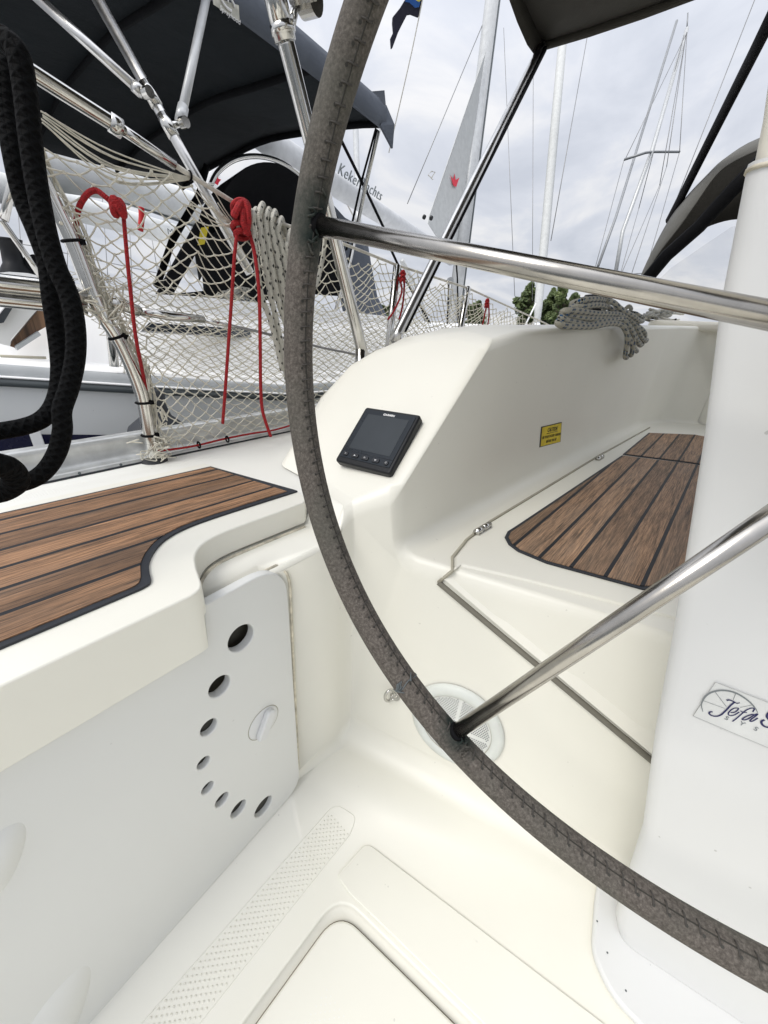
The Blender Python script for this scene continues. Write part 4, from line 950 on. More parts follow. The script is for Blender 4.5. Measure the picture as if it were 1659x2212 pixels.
# rope heap and winch behind it
wi = thing('deck_winch', 'black drum winch standing on the coaming behind the coiled rope', 'winch', tuple(PY(1275, 690, .47)))
wb0 = PY(1277, 700, .47); wb0.z = .925
m = MB(); m.lathe(wb0, (0, 0, 1), [(.06, 0), (.06, .02), (.042, .035), (.036, .07), (.044, .10), (.050, .112), (.048, .122), (.02, .124), (.0005, .124)], 40); m.build('drum', 'black_plastic', wi)
hp_ = thing('rope_heap', 'dark grey tangled rope tails lying on the cabin edge under the upper spoke', 'rope', tuple(PY(1430, 690, .40)))
random.seed(9)
for k in range(13):
    pts = []; x = random.uniform(1385, 1420); y = random.uniform(668, 690)
    for q in range(5): pts.append((x, y, random.uniform(.40, .46))); x += random.uniform(8, 22); y += random.uniform(-5, 6.5)
    mm = MB(); mm.tube(crom([PY(*p) for p in pts], 5), .007, 8); mm.build('rope_tail', 'rope_blue' if k % 2 else 'rope_fleck', hp_)
# ================================================================== our bimini
bim = thing('bimini', 'taupe canvas bimini overhead, its steel legs rising in a V behind the white coaming', 'bimini', (.8, .80, .6))
T1 = [PY(p[0], p[1], .80) for p in ((785, 770), (780, 750), (715, 480), (640, 180), (617, 90), (596, 0), (560, -150))]
m = MB(); m.tube(crom(T1[:5], 5), .0155, 18); m.build('bow_leg', 'steel', bim)
m = MB(); m.tube([T1[4], T1[5], T1[6]], .0195, 18); m.tube([PY(614, 75, .80), PY(608, 50, .80)], .022, 18); m.build('bow_sleeve', 'steel', bim)
m = MB(); c = PY(640, 5, .80); m.disc(c-V((0, .014, 0)), (.3, -1, 0), .025, .03, 24); m.disc(c-V((0, .046, 0)), (.3, -1, 0), .012, .006, 6); m.tube([c, PY(625, 70, .80)], .008, 8); m.tube([c, PY(655, -60, .80)], .015, 14); m.build('hinge_clamp', 'steel', bim)
top2 = PZ(1172, 95, 1.9)
B2 = [PY(852, 738, .80), PY(860, 720, .80)]
m = MB(); m.tube([B2[0], B2[1], B2[1]*.5+top2*.5, top2], .0145, 18); m.build('bow_leg', 'steel_soft', bim)
m = MB(); m.tube([B2[1]*.02+top2*.98+V((.012, -.012, 0)), B2[1]*.5+top2*.5+V((.014, -.006, 0)), B2[1]*.99+top2*.01+V((.014, -.004, 0))], .010, 8); m.build('webbing_strap', 'strap_black', bim)
for p in (T1[1], B2[1]):
    m = MB(); q = V((p.x, p.y, .60)); m.tube([q, q*.4+p*.6, p], .0150, 16); m.build('leg_foot', 'steel', bim)
can = bim
fr_ = [(-.05, .80), (.2, .90)]
rows = []
K = [PZ(1172, 96, 1.9), PZ(1272, 64, 1.9), PZ(1400, 20, 1.9), PZ(1475, 0, 1.9)]
side0 = PZ(1131, 0, 1.9); sd_ = (side0 - K[0])
NX2, NY2 = 14, 16
yw = K[0].y; 
for i in range(NX2+1):
    s = i/NX2; r = []
    for j in range(NY2+1):
        t_ = j/NY2
        xf = K[0].x + (.12*math.sin(math.pi*min(1, t_*2)*.5)); X_ = xf*(1-s) + s*.25
        Y_ = (yw + sd_.y/sd_.x*(X_-K[0].x))*(1-t_) + t_*(-1.75)
        Z_ = 1.9 + .07*math.sin(math.pi*t_)*min(1, t_*3) + .02*math.sin(math.pi*s*2)*math.sin(math.pi*t_) - .010*math.sin(s*math.pi)
        r.append(V((X_, Y_, Z_)))
    rows.append(r)
m = MB(); m.grid(rows, True); o = m.build('canopy_cloth', 'canvas_taupe', can); q = o.modifiers.new('solid', 'SOLIDIFY'); q.thickness = .003
m = MB(); m.tube([p+V((.0, 0, -.004)) for p in rows[0]], .0135, 12); m.build('canopy_hem', 'canvas_taupe', can)
m = MB(); m.grid([[rows[i][0]+V((0, -.004, .001)) for i in range(NX2+1)], [rows[i][0]+V((0, .012, -.035-.012*math.sin(i*1.3))) for i in range(NX2+1)]], True); o = m.build('canopy_valance', 'canvas_taupe', can); q = o.modifiers.new('solid', 'SOLIDIFY'); q.thickness = .003
m = MB(); m.tube(crom([top2, top2+V((.0, -.1, .05)), top2+V((.02, -.6, .13)), top2+V((.02, -1.35, .155)), top2+V((.02, -2.1, .13)), top2+V((0, -2.6, .05)), top2+V((0, -2.7, 0))], 5), .0125, 12); m.build('canopy_bow', 'canvas_lining', can)
# strap to the sprayhood and the sprayhood itself
sh = thing('sprayhood', 'grey and black canvas sprayhood with clear windows over the companionway', 'sprayhood', (3.0, -.3, .98))
def SX(px, py, x=3.0): return PX(px, py, x)
m = MB(); m.tube([PX(1700, -30, 2.0), PX(1628, 115, 2.33), PX(1545, 280, 2.66), PX(1462, 445, 2.96), PX(1445, 478, 3.0)], .036, 10, flat=.5); o = m.build('webbing_strap', 'strap_black', sh)
A_ = [(1376, 618, 2.9), (1400, 563, 2.9), (1440, 486, 2.92), (1480, 430, 2.95), (1530, 377, 2.98), (1571, 340, 3.0), (1640, 300, 3.0), (1800, 250, 3.0)]
B_ = [(1386, 618, 2.6), (1418, 556, 2.6), (1470, 488, 2.6), (1508, 434, 2.6), (1545, 382, 2.6), (1582, 352, 2.6), (1660, 318, 2.6), (1800, 285, 2.6)]
ra = crom([PX(*p) for p in A_], 4); rb = crom([PX(*p) for p in B_], 4)
m = MB(); m.grid([ra, [a*.5+b*.5+V((0, .01, .012)) for a, b in zip(ra, rb)], rb]); o = m.build('hood_cloth', 'canvas_beige', sh); q = o.modifiers.new('solid', 'SOLIDIFY'); q.thickness = .004
Cc_ = [(1392, 632, 2.62), (1425, 585, 2.62), (1465, 540, 2.62), (1510, 500, 2.62), (1565, 478, 2.62), (1625, 470, 2.62), (1700, 452, 2.62), (1800, 440, 2.62)]
rc = crom([PX(*p) for p in Cc_], 4)
m = MB(); m.grid([rb, [a*.5+b*.5+V((.03, 0, 0)) for a, b in zip(rb, rc)], rc]); o = m.build('hood_lining', 'canvas_lining', sh); q = o.modifiers.new('solid', 'SOLIDIFY'); q.thickness = .004
m = MB(); m.tube([PX(1390, 612, 2.55), PX(1440, 552, 2.55), PX(1510, 490, 2.55), PX(1578, 415, 2.55), PX(1660, 330, 2.55)], .030, 8, flat=.6); m.build('webbing_strap', 'strap_black', sh)
t = NT('window_film'); t.base((.80, .84, .90)); t.rough(.08); t.b.inputs['Transmission Weight'].default_value = 0
tr_ = t.n('ShaderNodeBsdfTransparent'); mx = t.n('ShaderNodeMixShader'); mx.inputs[0].default_value = .08; t.l(tr_.outputs[0], mx.inputs[1]); t.l(t.b.outputs[0], mx.inputs[2]); t.l(mx.outputs[0], t.out.inputs[0]); MAT['window_film'] = t.m
wn1 = [PX(*p) for p in ((1400, 625, 2.9), (1450, 578, 2.9), (1520, 530, 2.9), (1580, 490, 2.9), (1700, 460, 2.9), (1700, 690, 2.9), (1520, 640, 2.9))]
m = MB(); m.prism(wn1, (.004, 0, 0)); m.build('clear_window', 'window_film', sh)
# ================================================================== neighbouring yacht alongside
nb = thing('sailing_yacht', 'white neighbouring yacht alongside with grey rubbing band, seen through the safety net', 'sailing yacht', (.6, 3.2, -.45))
plan = [(-1.6, 2.2), (-.6, 1.80), (.15, 1.476), (.906, 1.246), (1.7, 1.21), (3.2, 1.24), (5.5, 1.45), (8.5, 2.3), (10.2, 3.3)]
plan = [tuple(p)[:2] for p in crom([V((a, b, 0)) for a, b in plan], 4)]
zs = lambda x: .722 - .075*min(1, max(0, (x-.15)/.756)) if x < 1.7 else .647+.02*(x-1.7)
def NP(x, y, z, inn=0.0):
    return V((x, y+inn, z))
def strip(name, rows_, mat, solid=0):
    """rows: list of (dz from sheer, inboard offset)"""
    m = MB(); m.grid([[NP(x, y, zs(x)+dz, inn) for x, y in plan] for dz, inn in rows_], True)
    return m.build(name, mat, nb)
# heights calibrated from the photograph at the rubbing band
strip('hull_side', [(-.022, .0), (-.12, .004), (-.25, .03), (-.75, .16), (-1.17, .5)], 'hull_white')
strip('dark_band', [(.0, -.006), (-.002, -.014), (-.02, -.014), (-.023, .0)], 'dark_band')
strip('grey_band', [(.034, .012), (.030, -.002), (.008, -.004), (.003, -.004)], 'grey_band')
strip('rub_rail', [(.006, -.004), (.005, -.016), (.0005, -.016), (.0, -.004)], 'boat_white')
strip('side_deck', [(.033, .01), (.036, .05), (.040, .32)], 'boat_white')
strip('cabin_side', [(.038, .28), (.12, .315), (.21, .35), (.24, .38), (.262, .50), (.27, 1.9)], 'boat_white')
bx = [(x, y) for x, y in plan if -1.3 < x < .62]
m = MB(); m.grid([[NP(x, y, zs(x)-.160+(.005 if i == 0 else 0), .0075) for x, y in bx] for i in (0,)] + [[NP(x, y, zs(x)-.27, .020) for x, y in bx]], True); nv = m.build('navy_band', 'hull_navy', nb)
m = MB()
for ch, px, sz in (('o', 283, .075), ('I', 322, .07), ('G', 338, .075), ('i', 386, .07)):
    p_ = PL(px, 958, (.5, 1.36, .5), (.27, 1, 0)); m.text(ch, V((p_.x, p_.y-.006, .505)), V((1, -.27, 0)), V((0, 0, 1)), sz)
m.build('hull_letters', 'boat_white', nv)
m = MB(); p_ = PL(70, 960, (.5, 1.36, .5), (.27, 1, 0)); m.box((0, -.004, -.2), (.025, .003, .02), Matrix.Translation(V((p_.x, p_.y-.012, .57))) @ Matrix.Rotation(-.27, 4, 'Z')); m.build('hull_stripe', 'boat_white', nv)
# windows, teak helm locker, coaming on the neighbour
def NPx(px, py, y): return PY(px, py, y)
cwin = [PL(a, b, (1.0, 1.246+.318, zs(1.0)+.15), (.08, -.93, .36)) for a, b in ((322, 697), (610, 716), (760, 728), (760, 744), (612, 733), (306, 714))]
m = MB(); m.prism(cwin, (0, .02, -.006)); m.build('cabin_window', 'window_tint', nb)
m = MB(); m.prism([PY(p[0], p[1], 1.95) for p in ((150, 625), (420, 640), (700, 668), (900, 690), (1000, 720), (640, 700), (250, 695), (100, 700))], (0, .6, 0)); m.build('cabin_top', 'boat_white', nb)
m = MB(); m.prism([PY(p[0], p[1], 1.66) for p in ((22, 748), (28, 735), (95, 655), (108, 640), (110, 700), (60, 728), (34, 752))], (0, .02, 0)); m.build('teak_locker', 'teak_seat', nb)
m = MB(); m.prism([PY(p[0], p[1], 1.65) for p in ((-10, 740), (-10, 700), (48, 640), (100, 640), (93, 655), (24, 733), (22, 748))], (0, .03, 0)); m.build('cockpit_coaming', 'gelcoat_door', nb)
m = MB(); m.prism([PY(p[0], p[1], 1.64) for p in ((34, 748), (83, 716), (89, 724), (38, 757))], (0, .03, 0)); m.build('locker_ledge', 'grey_band', nb)
m = MB(); m.prism([PY(p[0], p[1], 1.63) for p in ((-10, 690), (28, 643), (42, 640), (8, 697), (-10, 700))], (0, .02, 0)); m.build('side_window', 'window_tint', nb)
m = MB(); m.tube([PY(0, 769, 1.62), PY(100, 773, 1.60)], .004, 6); m.build('deck_line', 'dark_gap', nb)
m = MB(); m.prism([PY(p[0], p[1], 2.1) for p in ((-30, 612), (-30, 592), (20, 587), (60, 590), (110, 602), (200, 620), (200, 640))], (0, .4, 0)); m.build('coaming_top', 'boat_white', nb)
wc = PY(38, 590, 2.2); w2 = thing('deck_winch', 'black drum winch on the neighbouring yacht coaming at the far left', 'winch', tuple(wc))
m = MB(); m.lathe(wc, (0, 0, 1), [(.055, -.03), (.055, .0), (.035, .03), (.03, .07), (.042, .10), (.045, .11), (.001, .112)], 28); m.build('drum', 'black_plastic', w2)
m = MB(); m.tube(crom([PY(62, 588, 2.2), PY(80, 572, 2.2), PY(100, 590, 2.2), PY(125, 600, 2.2), PY(150, 596, 2.2)], 5), .035, 10); m.build('winch_cover', 'canvas_black', w2)
# fender hanging between the hulls
fe = thing('fender', 'dark grey covered fender hanging between the two hulls behind the rail foot', 'fender', (.38, 1.12, .3))
m = MB(); fc_ = PY(318, 878, 1.13); m.lathe(V((fc_.x, 1.13, fc_.z-.40)), (.05, 0, 1), [(.02, 0), (.075, .02), (.085, .06), (.085, .30), (.07, .345), (.035, .375), (.026, .40), (.026, .44), (.0005, .445)], 28); m.build('fender_body', 'fender', fe)
m = MB(); m.tube([V((fc_.x+.02, 1.13, fc_.z+.10)), V((fc_.x+.04, 1.2, .70)), V((fc_.x+.05, 1.3, .72))], .006, 8); m.build('fender_line', 'rope_plain', fe)
# second guard rail foot on the neighbour
nr = thing('guard_rail', 'steel rail post on the neighbouring yacht deck with thin tubes rising at the far left', 'guard rail', tuple(PY(247, 790, 1.40)))
m = MB(); m.tube([PY(247, 792, 1.40), PY(240, 720, 1.40), PY(225, 640, 1.40), PY(190, 560, 1.40), PY(150, 470, 1.4)], .0125, 14); m.build('rail_post', 'steel', nr)
m = MB(); m.tube([PY(8, 475, 1.9), PY(28, 390, 1.9), PY(40, 330, 1.9)], .012, 12); m.tube([PY(-10, 470, 1.9), PY(6, 480, 1.9), PY(60, 555, 1.9), PY(90, 602, 1.9)], .009, 12); m.build('rail_tube', 'steel', nr)
# ------------------------------------------------------------------ neighbour's bimini: frame + canopy
CZ = 1.88
nc = thing('bimini', 'large charcoal canvas bimini of the neighbouring yacht on steel tubes, top left', 'bimini', (1.2, 3.0, .7))
c_nf = PZ(828, 262, CZ); c_ff = PZ(395, 402, CZ); c_na = PZ(470, -20, CZ); c_fa = PZ(60, 318, CZ)
e_near = (c_na - c_nf); e_far = (c_fa - c_ff)
rows = []
for i in range(15):
    s = i/14; a = c_nf + e_near*(s*1.9); b = c_ff + e_far*(s*1.7); r = []
    for j in range(17):
        t_ = j/16; p = a*(1-t_)+b*t_; p.z += .10*math.sin(math.pi*t_) - .012*math.sin(math.pi*s*2)**2*math.sin(math.pi*t_) + .004*math.sin(t_*17+s*5); r.append(p)
    rows.append(r)
m = MB(); m.grid(rows, True); o = m.build('canopy_cloth', 'canvas_dark', nc); q = o.modifiers.new('solid', 'SOLIDIFY'); q.thickness = .004; q.offset = 1
# rolled near edge: light on the upper face painted as a lighter grey canvas
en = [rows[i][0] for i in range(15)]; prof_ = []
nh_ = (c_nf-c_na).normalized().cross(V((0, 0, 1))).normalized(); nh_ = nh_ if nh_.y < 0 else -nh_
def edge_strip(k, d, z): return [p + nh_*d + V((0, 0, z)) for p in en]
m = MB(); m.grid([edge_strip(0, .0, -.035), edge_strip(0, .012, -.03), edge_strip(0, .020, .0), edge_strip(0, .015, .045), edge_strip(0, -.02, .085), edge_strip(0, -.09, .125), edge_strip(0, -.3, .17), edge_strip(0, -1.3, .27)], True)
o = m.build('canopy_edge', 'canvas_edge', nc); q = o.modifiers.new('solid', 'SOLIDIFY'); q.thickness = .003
fr2 = [rows[0][j] for j in range(17)]
m = MB(); m.grid([[p+V((.004, 0, 0)) for p in fr2], [p+V((.03, 0, .02)) for p in fr2], [p+V((.0, 0, .12)) for p in fr2]], True); m.build('canopy_hem', 'canvas_edge', nc)
fp4 = [V(c_nf)+nh_*.0+V((.02, 0, .07)), V(c_nf)+nh_*.03+V((.055, 0, .0)), V(c_nf)+nh_*.03+V((.05, 0, -.10)), V(c_nf)+nh_*.025+V((-.05, 0, -.035))]
m = MB(); m.prism(fp4, -nh_*.012); m.build('canopy_flap', 'canvas_edge', nc)
m = MB()
for tt in (.33, .62): m.tube([rows[i][j] + V((0, 0, -.014)) for i, j in [(int(tt*14), j) for j in range(17)]], .016, 8, flat=.4)
m.tube([rows[0][j]*.97 + rows[1][j]*.03 + V((0, 0, -.012)) for j in range(17)], .016, 8, flat=.6); m.build('pole_sleeve', 'canvas_black', nc)
# small maker's label on the edge
s0_ = PL(462, 6, en[0]+nh_*.022, nh_); 
def CE(px, py): return PL(px, py, en[0]+nh_*.024, nh_)
m = MB(); lb = [CE(458, -8), CE(515, 12), CE(517, 48), CE(460, 10)]; m.quad([p+nh_*.002 for p in lb]); lab = m.build('maker_label', 'beige_plastic', nc)
m = MB(); L0 = CE(482, 28)+nh_*.006; rd = (CE(500, 38)-CE(476, 20)).normalized(); udd = V((0, 0, 1)); m.text('Sprayhood', CE(472, 22)+nh_*.006, rd, udd, .019, shear=.3); 
cc2 = CE(490, 6)+nh_*.006; m.tube([cc2 + rd*.026*math.cos(a)+V((0, 0, .016))*math.sin(a) for a in [k*.4 for k in range(14)]], .0035, 6); m.tube([cc2+V((0, 0, .0)), cc2+V((0, 0, .03))+rd*.01], .003, 6); m.build('label_print', 'white_print', lab)
nf = nc
def tp(a, b, s): return a*(1-s)+b*s
Pb, Pt = PY(540, 590, 1.36), PY(205, -12, 1.62)
m = MB(); m.tube([Pb, Pt], .0150, 18); m.build('frame_leg', 'steel_soft', nf)
k1 = PL(327, 204, Pb, (Pt-Pb).cross(V((1, 0, 0))).cross(Pt-Pb)) if False else None
def on_leg(px, py):                       # closest point of the leg to a sight line
    d = ray(px, py).normalized(); e_ = (Pt-Pb).normalized(); w0 = O-Pb; b_ = d.dot(e_); den_ = 1-b_*b_
    t_ = (e_.dot(w0) - b_*d.dot(w0))/den_; return Pb + e_*t_
k1 = on_leg(327, 204); k2 = on_leg(368, 270); ed = (Pt-Pb).normalized()
def collar(c, px, py):
    m = MB(); m.tube([c-ed*.028, c+ed*.028], .0175, 18); q = PY(px, py, c.y-.005); m.tube([c, q], .010, 12); m.disc(q-V((0, .012, 0)), (.2, -1, 0), .014, .022, 18); m.build('clamp', 'steel', nf); return q
q1 = collar(k1, 310, 204); q2 = collar(k2, 388, 268)
b1_ = PY(70, -15, k1.y+.12); m = MB(); m.tube([q1, b1_], .0125, 16); m.tube([q1+(b1_-q1)*.02, q1+(b1_-q1)*.10], .0155, 16); m.build('brace', 'steel_soft', nf)
b2_ = PY(448, -15, k2.y+.2); m = MB(); m.tube([q2, b2_], .0125, 16); m.tube([q2+(b2_-q2)*.02, q2+(b2_-q2)*.12], .0155, 16); m.build('brace', 'mast_alu', nf)
m = MB(); m.tube([PZ(818, 280, CZ), PY(790, 400, 2.15), PY(757, 560, 2.10), PY(706, 740, 2.05)], .0125, 14); m.build('frame_leg', 'steel', nf)
m = MB(); m.tube([PZ(812, 278, CZ), PY(780, 395, 2.12), PY(748, 540, 2.08)], .012, 8, flat=.35); m.build('webbing_strap', 'strap_black', nf)
m = MB(); m.tube([PY(738, 305, 2.2), PY(790, 410, 2.2), PY(835, 505, 2.2), PY(845, 540, 2.2), PY(868, 590, 2.2), PY(930, 700, 2.2)], .012, 8, flat=.5); m.build('webbing_strap', 'strap_black', nf)
m = MB(); m.tube([PY(447, 358, 3.2), PY(428, 425, 3.2), PY(372, 520, 3.1), PY(338, 620, 3.0)], .022, 8, flat=.5); m.build('webbing_strap', 'strap_black', nf)
# ------------------------------------------------------------------ neighbour's sprayhood
ns = thing('sprayhood', 'domed black canvas sprayhood with a steel hoop on the neighbouring yacht', 'sprayhood', tuple(PY(560, 560, 2.9)))
ou = [(466, 450), (478, 420), (500, 388), (530, 362), (570, 350), (615, 358), (660, 385), (700, 425), (735, 480), (745, 560), (735, 640)]
c1_ = crom([PY(x, y, 2.5) for x, y in ou], 3)
mid_ = PY(590, 620, 2.5)
rws = [c1_, [p*.92+mid_*.08+V((.0, .25, .02)) for p in c1_], [p*.75+mid_*.25+V((.1, .7, .0)) for p in c1_], [p*.45+mid_*.55+V((.2, 1.1, -.1)) for p in c1_]]
m = MB(); m.grid(rws, True); o = m.build('hood_cloth', 'canvas_black', ns); q = o.modifiers.new('solid', 'SOLIDIFY'); q.thickness = .006
m = MB(); m.grid([[p for p in c1_], [p*.5+mid_*.5+V((0, .3, 0)) for p in c1_], [V((mid_.x, mid_.y+.3, mid_.z)) for p in c1_]], True); m.build('hood_lining', 'canvas_black', ns)
hp2 = [(455, 400), (470, 372), (500, 348), (535, 338), (575, 340), (615, 355), (655, 385), (690, 430), (705, 480)]
m = MB(); m.tube(crom([PY(x, y, 2.35) for x, y in hp2], 5), .0125, 12); m.build('hood_hoop', 'steel', ns)
m = MB(); m.prism([PY(x, y, 2.45) for x, y in ((434, 480), (466, 480), (462, 530), (470, 600), (530, 622), (520, 650), (420, 645), (330, 640), (350, 620), (385, 570))], (0, .02, 0)) if False else m.prism([PY(x, y, 2.45) for x, y in ((428, 478), (463, 476), (372, 640), (338, 640))], (0, .03, 0)); m.build('side_panel', 'canvas_black', ns)
m = MB(); m.prism([PY(x, y, 2.44) for x, y in ((436, 520), (520, 470), (620, 480), (655, 620), (540, 660), (480, 655), (372, 650), (372, 636), (445, 628))], (0, .03, 0)); m.build('lower_panel', 'canvas_black', ns)
m = MB(); m.prism([PY(x, y, 2.40) for x, y in ((434, 492), (447, 490), (438, 528), (427, 530))], (0, -.02, 0)); o = m.build('yellow_strap', 'yellow_strap'); tag(o, 'short yellow strap clipped to the black sprayhood of the neighbour', 'strap')
random.seed(21)
nh2 = thing('rope_heap', 'heap of pale ropes at the foot of the neighbouring sprayhood behind the net', 'rope', tuple(PY(510, 640, 2.2)))
for k in range(16):
    pts = []; x = random.uniform(455, 500); y = random.uniform(632, 660)
    for q in range(5): pts.append((x, y, random.uniform(2.1, 2.25))); x += random.uniform(-5, 32); y += random.uniform(-9, 9)
    mm = MB(); mm.tube(crom([PY(*p) for p in pts], 5), .012, 8); mm.build('rope_tail', 'rope_blue' if k % 3 else 'rope_fleck', nh2)
# ================================================================== farther boats, sails, booms
def tubeD(pts, r, mat, name, th=None, n=12, flat=None):
    m = MB(); m.tube([PD(*p) for p in pts], r, n, flat=flat); return m.build(name, mat, th)
# A: mast with furling main and lettered boom
sa_ = thing('moored_yacht', 'yacht behind with grey boom, pale triangular sail with red crown and tall mast', 'sailing yacht', tuple(PD(980, 690, 9)))
M0, M1 = PD(975, 720, 9.0), PD(1064, -10, 12.2)
def onm(s): return M0*(1-s)+M1*s
m = MB(); m.tube([M0, M1], .15, 16, flat=.8); mA = m.build('mast', 'mast_alu', sa_)
m = MB(); m.tube([M0+V((.12, -.09, 0)), M1+V((.12, -.09, 0))], .02, 6); m.build('mast_track', 'dark_band', mA)
m = MB(); m.prism([PD(1050, 110, 11.3), PD(1046, 130, 11.2), PD(985, 575, 9.5), PD(925, 482, 8.6), PD(928, 465, 8.6)], (.01, .02, 0)); sl = m.build('furling_sail', 'sail', sa_)
sln = (PD(985, 575, 9.5)-PD(1050, 110, 11.3)).cross(PD(925, 482, 8.6)-PD(1050, 110, 11.3)).normalized()
sln = sln if sln.dot(O-PD(960, 400, 9)) > 0 else -sln
def SL(px, py): return PL(px, py, PD(925, 482, 8.6)+sln*.02, sln)
m = MB(); m.prism([SL(*p) for p in ((979, 401), (973, 379), (979, 388), (982, 375), (984, 389), (992, 384), (985, 404))], sln*.004); m.build('red_crown', 'crown_red', sl)
m = MB(); m.tube([SL(935, 388), SL(925, 378), SL(932, 370), SL(940, 372), SL(932, 384)], .008, 6); m.build('reef_line', 'wire_coat', sl)
b0, b1 = PD(596, 318, 5.6), PD(975, 560, 9.0)
m = MB(); m.tube([PD(560, 285, 5.4), b0, b0*.5+b1*.5, b1], lambda s: .135-.03*s, 20, flat=1.0); bo = m.build('boom', 'boom_grey', sa_)
bd = (b1-b0).normalized(); bn = ((O-b0) - bd*(O-b0).dot(bd)).normalized(); bu = bd.cross(bn); bu = bu if bu.z > 0 else -bu
m = MB()
for body, px, py in (('Kekeris', 728, 374), ('Yachts', 778, 404)):
    a_ = PL(px, py, b0+bn*.125, bn); m.text(body, a_, bd, bu, .155, ext=.006, bold=-.001, spacing=1.1)
m.build('boom_letters', 'grey_print', bo)
for (px, py) in ((915, 468), (930, 470)):
    m = MB(); m.disc(PD(px, py, 8.3), bn, .035, .03, 16); m.build('block', 'black_plastic', sa_)
m = MB(); m.prism([PD(850, 480, 7.5), PD(862, 492, 7.5), PD(855, 497, 7.5), PD(842, 486, 7.5)], (0, .05, 0)); m.build('boom_fitting', 'black_plastic', sa_)
tubeD([(720, 385, 6.2), (765, 470, 6.6), (800, 560, 7)], .008, 'wire_coat', 'mainsheet', sa_, 6); tubeD([(725, 400, 6.2), (850, 480, 7.4)], .008, 'wire_coat', 'mainsheet', sa_, 6)
tubeD([(985, 560, 9), (988, 600, 9), (990, 700, 9)], .015, 'strap_black', 'vang', sa_, 6)
tubeD([(868, 562, 8.2), (905, 640, 8.6), (930, 720, 9)], .045, 'mast_alu', 'boom_vang', sa_, 10)
tubeD([(1052, 30, 12), (880, 440, 9)], .008, 'wire', 'topping_lift', sa_, 5)
# small black turning block on a post in front of it
tubeD([(970, 600, 4.2), (966, 700, 4.2)], .008, 'strap_black', 'rigging_chain', sa_, 6)
m = MB(); m.disc(PD(971, 607, 4.2), (-.6, -.8, 0), .03, .03, 18); m.build('block', 'mast_grey', sa_)
# grey mainsail cover hanging behind the net
gc = thing('sail_cover', 'grey blue sail cover hanging from the yacht behind the wheel rim', 'sail cover', tuple(PD(770, 560, 4.5)))
m = MB(); m.prism([PD(*p) for p in ((718, 440, 4.4), (745, 470, 4.4), (790, 495, 4.5), (800, 560, 4.5), (815, 640, 4.6), (840, 690, 4.6), (760, 700, 4.5), (740, 600, 4.5), (720, 540, 4.4))], (.05, .15, 0)); m.build('cover_cloth', 'canvas_edge', gc)
# B: boom and in-mast sail at left, behind the near boats
sb_ = thing('moored_yacht', 'yacht far left with long white boom and white furled sail behind the net', 'sailing yacht', tuple(PD(300, 560, 6)))
tubeD([(60, 352, 5.0), (220, 385, 5.5), (430, 455, 6.3), (560, 510, 6.8)], .16, 'sail_white', 'boom', sb_, 18)
m = MB(); pm_ = PD(362, 506, 5.4); m.text('M', pm_, V((.85, -.5, 0)), V((0, 0, 1)), .075); m.build('sail_letter', 'grey_print', sb_)
tubeD([(60, 375, 4.9), (220, 420, 5.4), (430, 492, 6.2)], .012, 'dark_band', 'boom_track', sb_, 6)
tubeD([(-20, 400, 6.0), (110, 435, 6.3), (270, 478, 6.8), (420, 520, 7.2)], .13, 'sail_white', 'furled_sail', sb_, 16)
tubeD([(458, 352, 6.5), (448, 400, 6.4), (430, 520, 6.2), (425, 600, 6)], .11, 'boat_white', 'mast', sb_, 14)
m = MB(); m.prism([PD(463, 395, 6.0), PD(462, 378, 6.0), PD(467, 386, 6.0), PD(470, 377, 6.0), PD(472, 386, 6.0), PD(478, 388, 6.0), PD(473, 394, 6.0), PD(471, 400, 6)], (-.01, 0, 0)); m.build('red_crown', 'crown_red', sb_)
for (px, py) in ((432, 432), (443, 428)):
    m = MB(); m.disc(PD(px, py, 5.6), (-.5, -.8, 0), .045, .04, 16); m.build('block', 'black_plastic', sb_)
random.seed(31)
for k in range(9):
    x0 = 10+k*45+random.uniform(-10, 10); tubeD([(x0+random.uniform(-30, 10), 390, 14), (x0+random.uniform(-10, 30), 640, 12)], .008, 'wire', 'shroud', sb_, 4)
tubeD([(0, 520, 9), (75, 532, 9), (200, 560, 9), (340, 590, 9)], .007, 'wire', 'guard_wire', sb_, 4)
tubeD([(768, 272, 14), (778, 600, 11)], .075, 'mast_alu', 'mast', thing('distant_mast', 'slim white mast between the canopy corner and the mainsheet, far behind', 'mast', tuple(PD(775, 600, 11))), 10)
# C: furled genoa
fg = thing('moored_yacht', 'yacht with a white rolled headsail standing right of the crossing steel legs', 'sailing yacht', tuple(PD(1163, 700, 14)))
m = MB(); m.tube([PD(1160, 702, 12.5), PD(1163, 660, 12.7), PD(1178, 500, 14.2), PD(1196, 300, 16), PD(1218, 60, 19)], lambda s: .085+.055*min(1, s*3) , 14, flat=.85); m.build('rolled_headsail', 'sail', fg)
tubeD([(1160, 702, 12.4), (1158, 745, 12)], .09, 'boat_white', 'furler', fg)
tubeD([(1190, 520, 14), (1272, 60, 20)], .012, 'wire', 'shroud', fg, 5)
tubeD([(1130, 712, 12), (1158, 655, 12)], .02, 'boat_white', 'bow_rail', fg, 6); tubeD([(1080, 692, 14), (1125, 672, 14)], .01, 'wire', 'guard_wire', fg, 5)
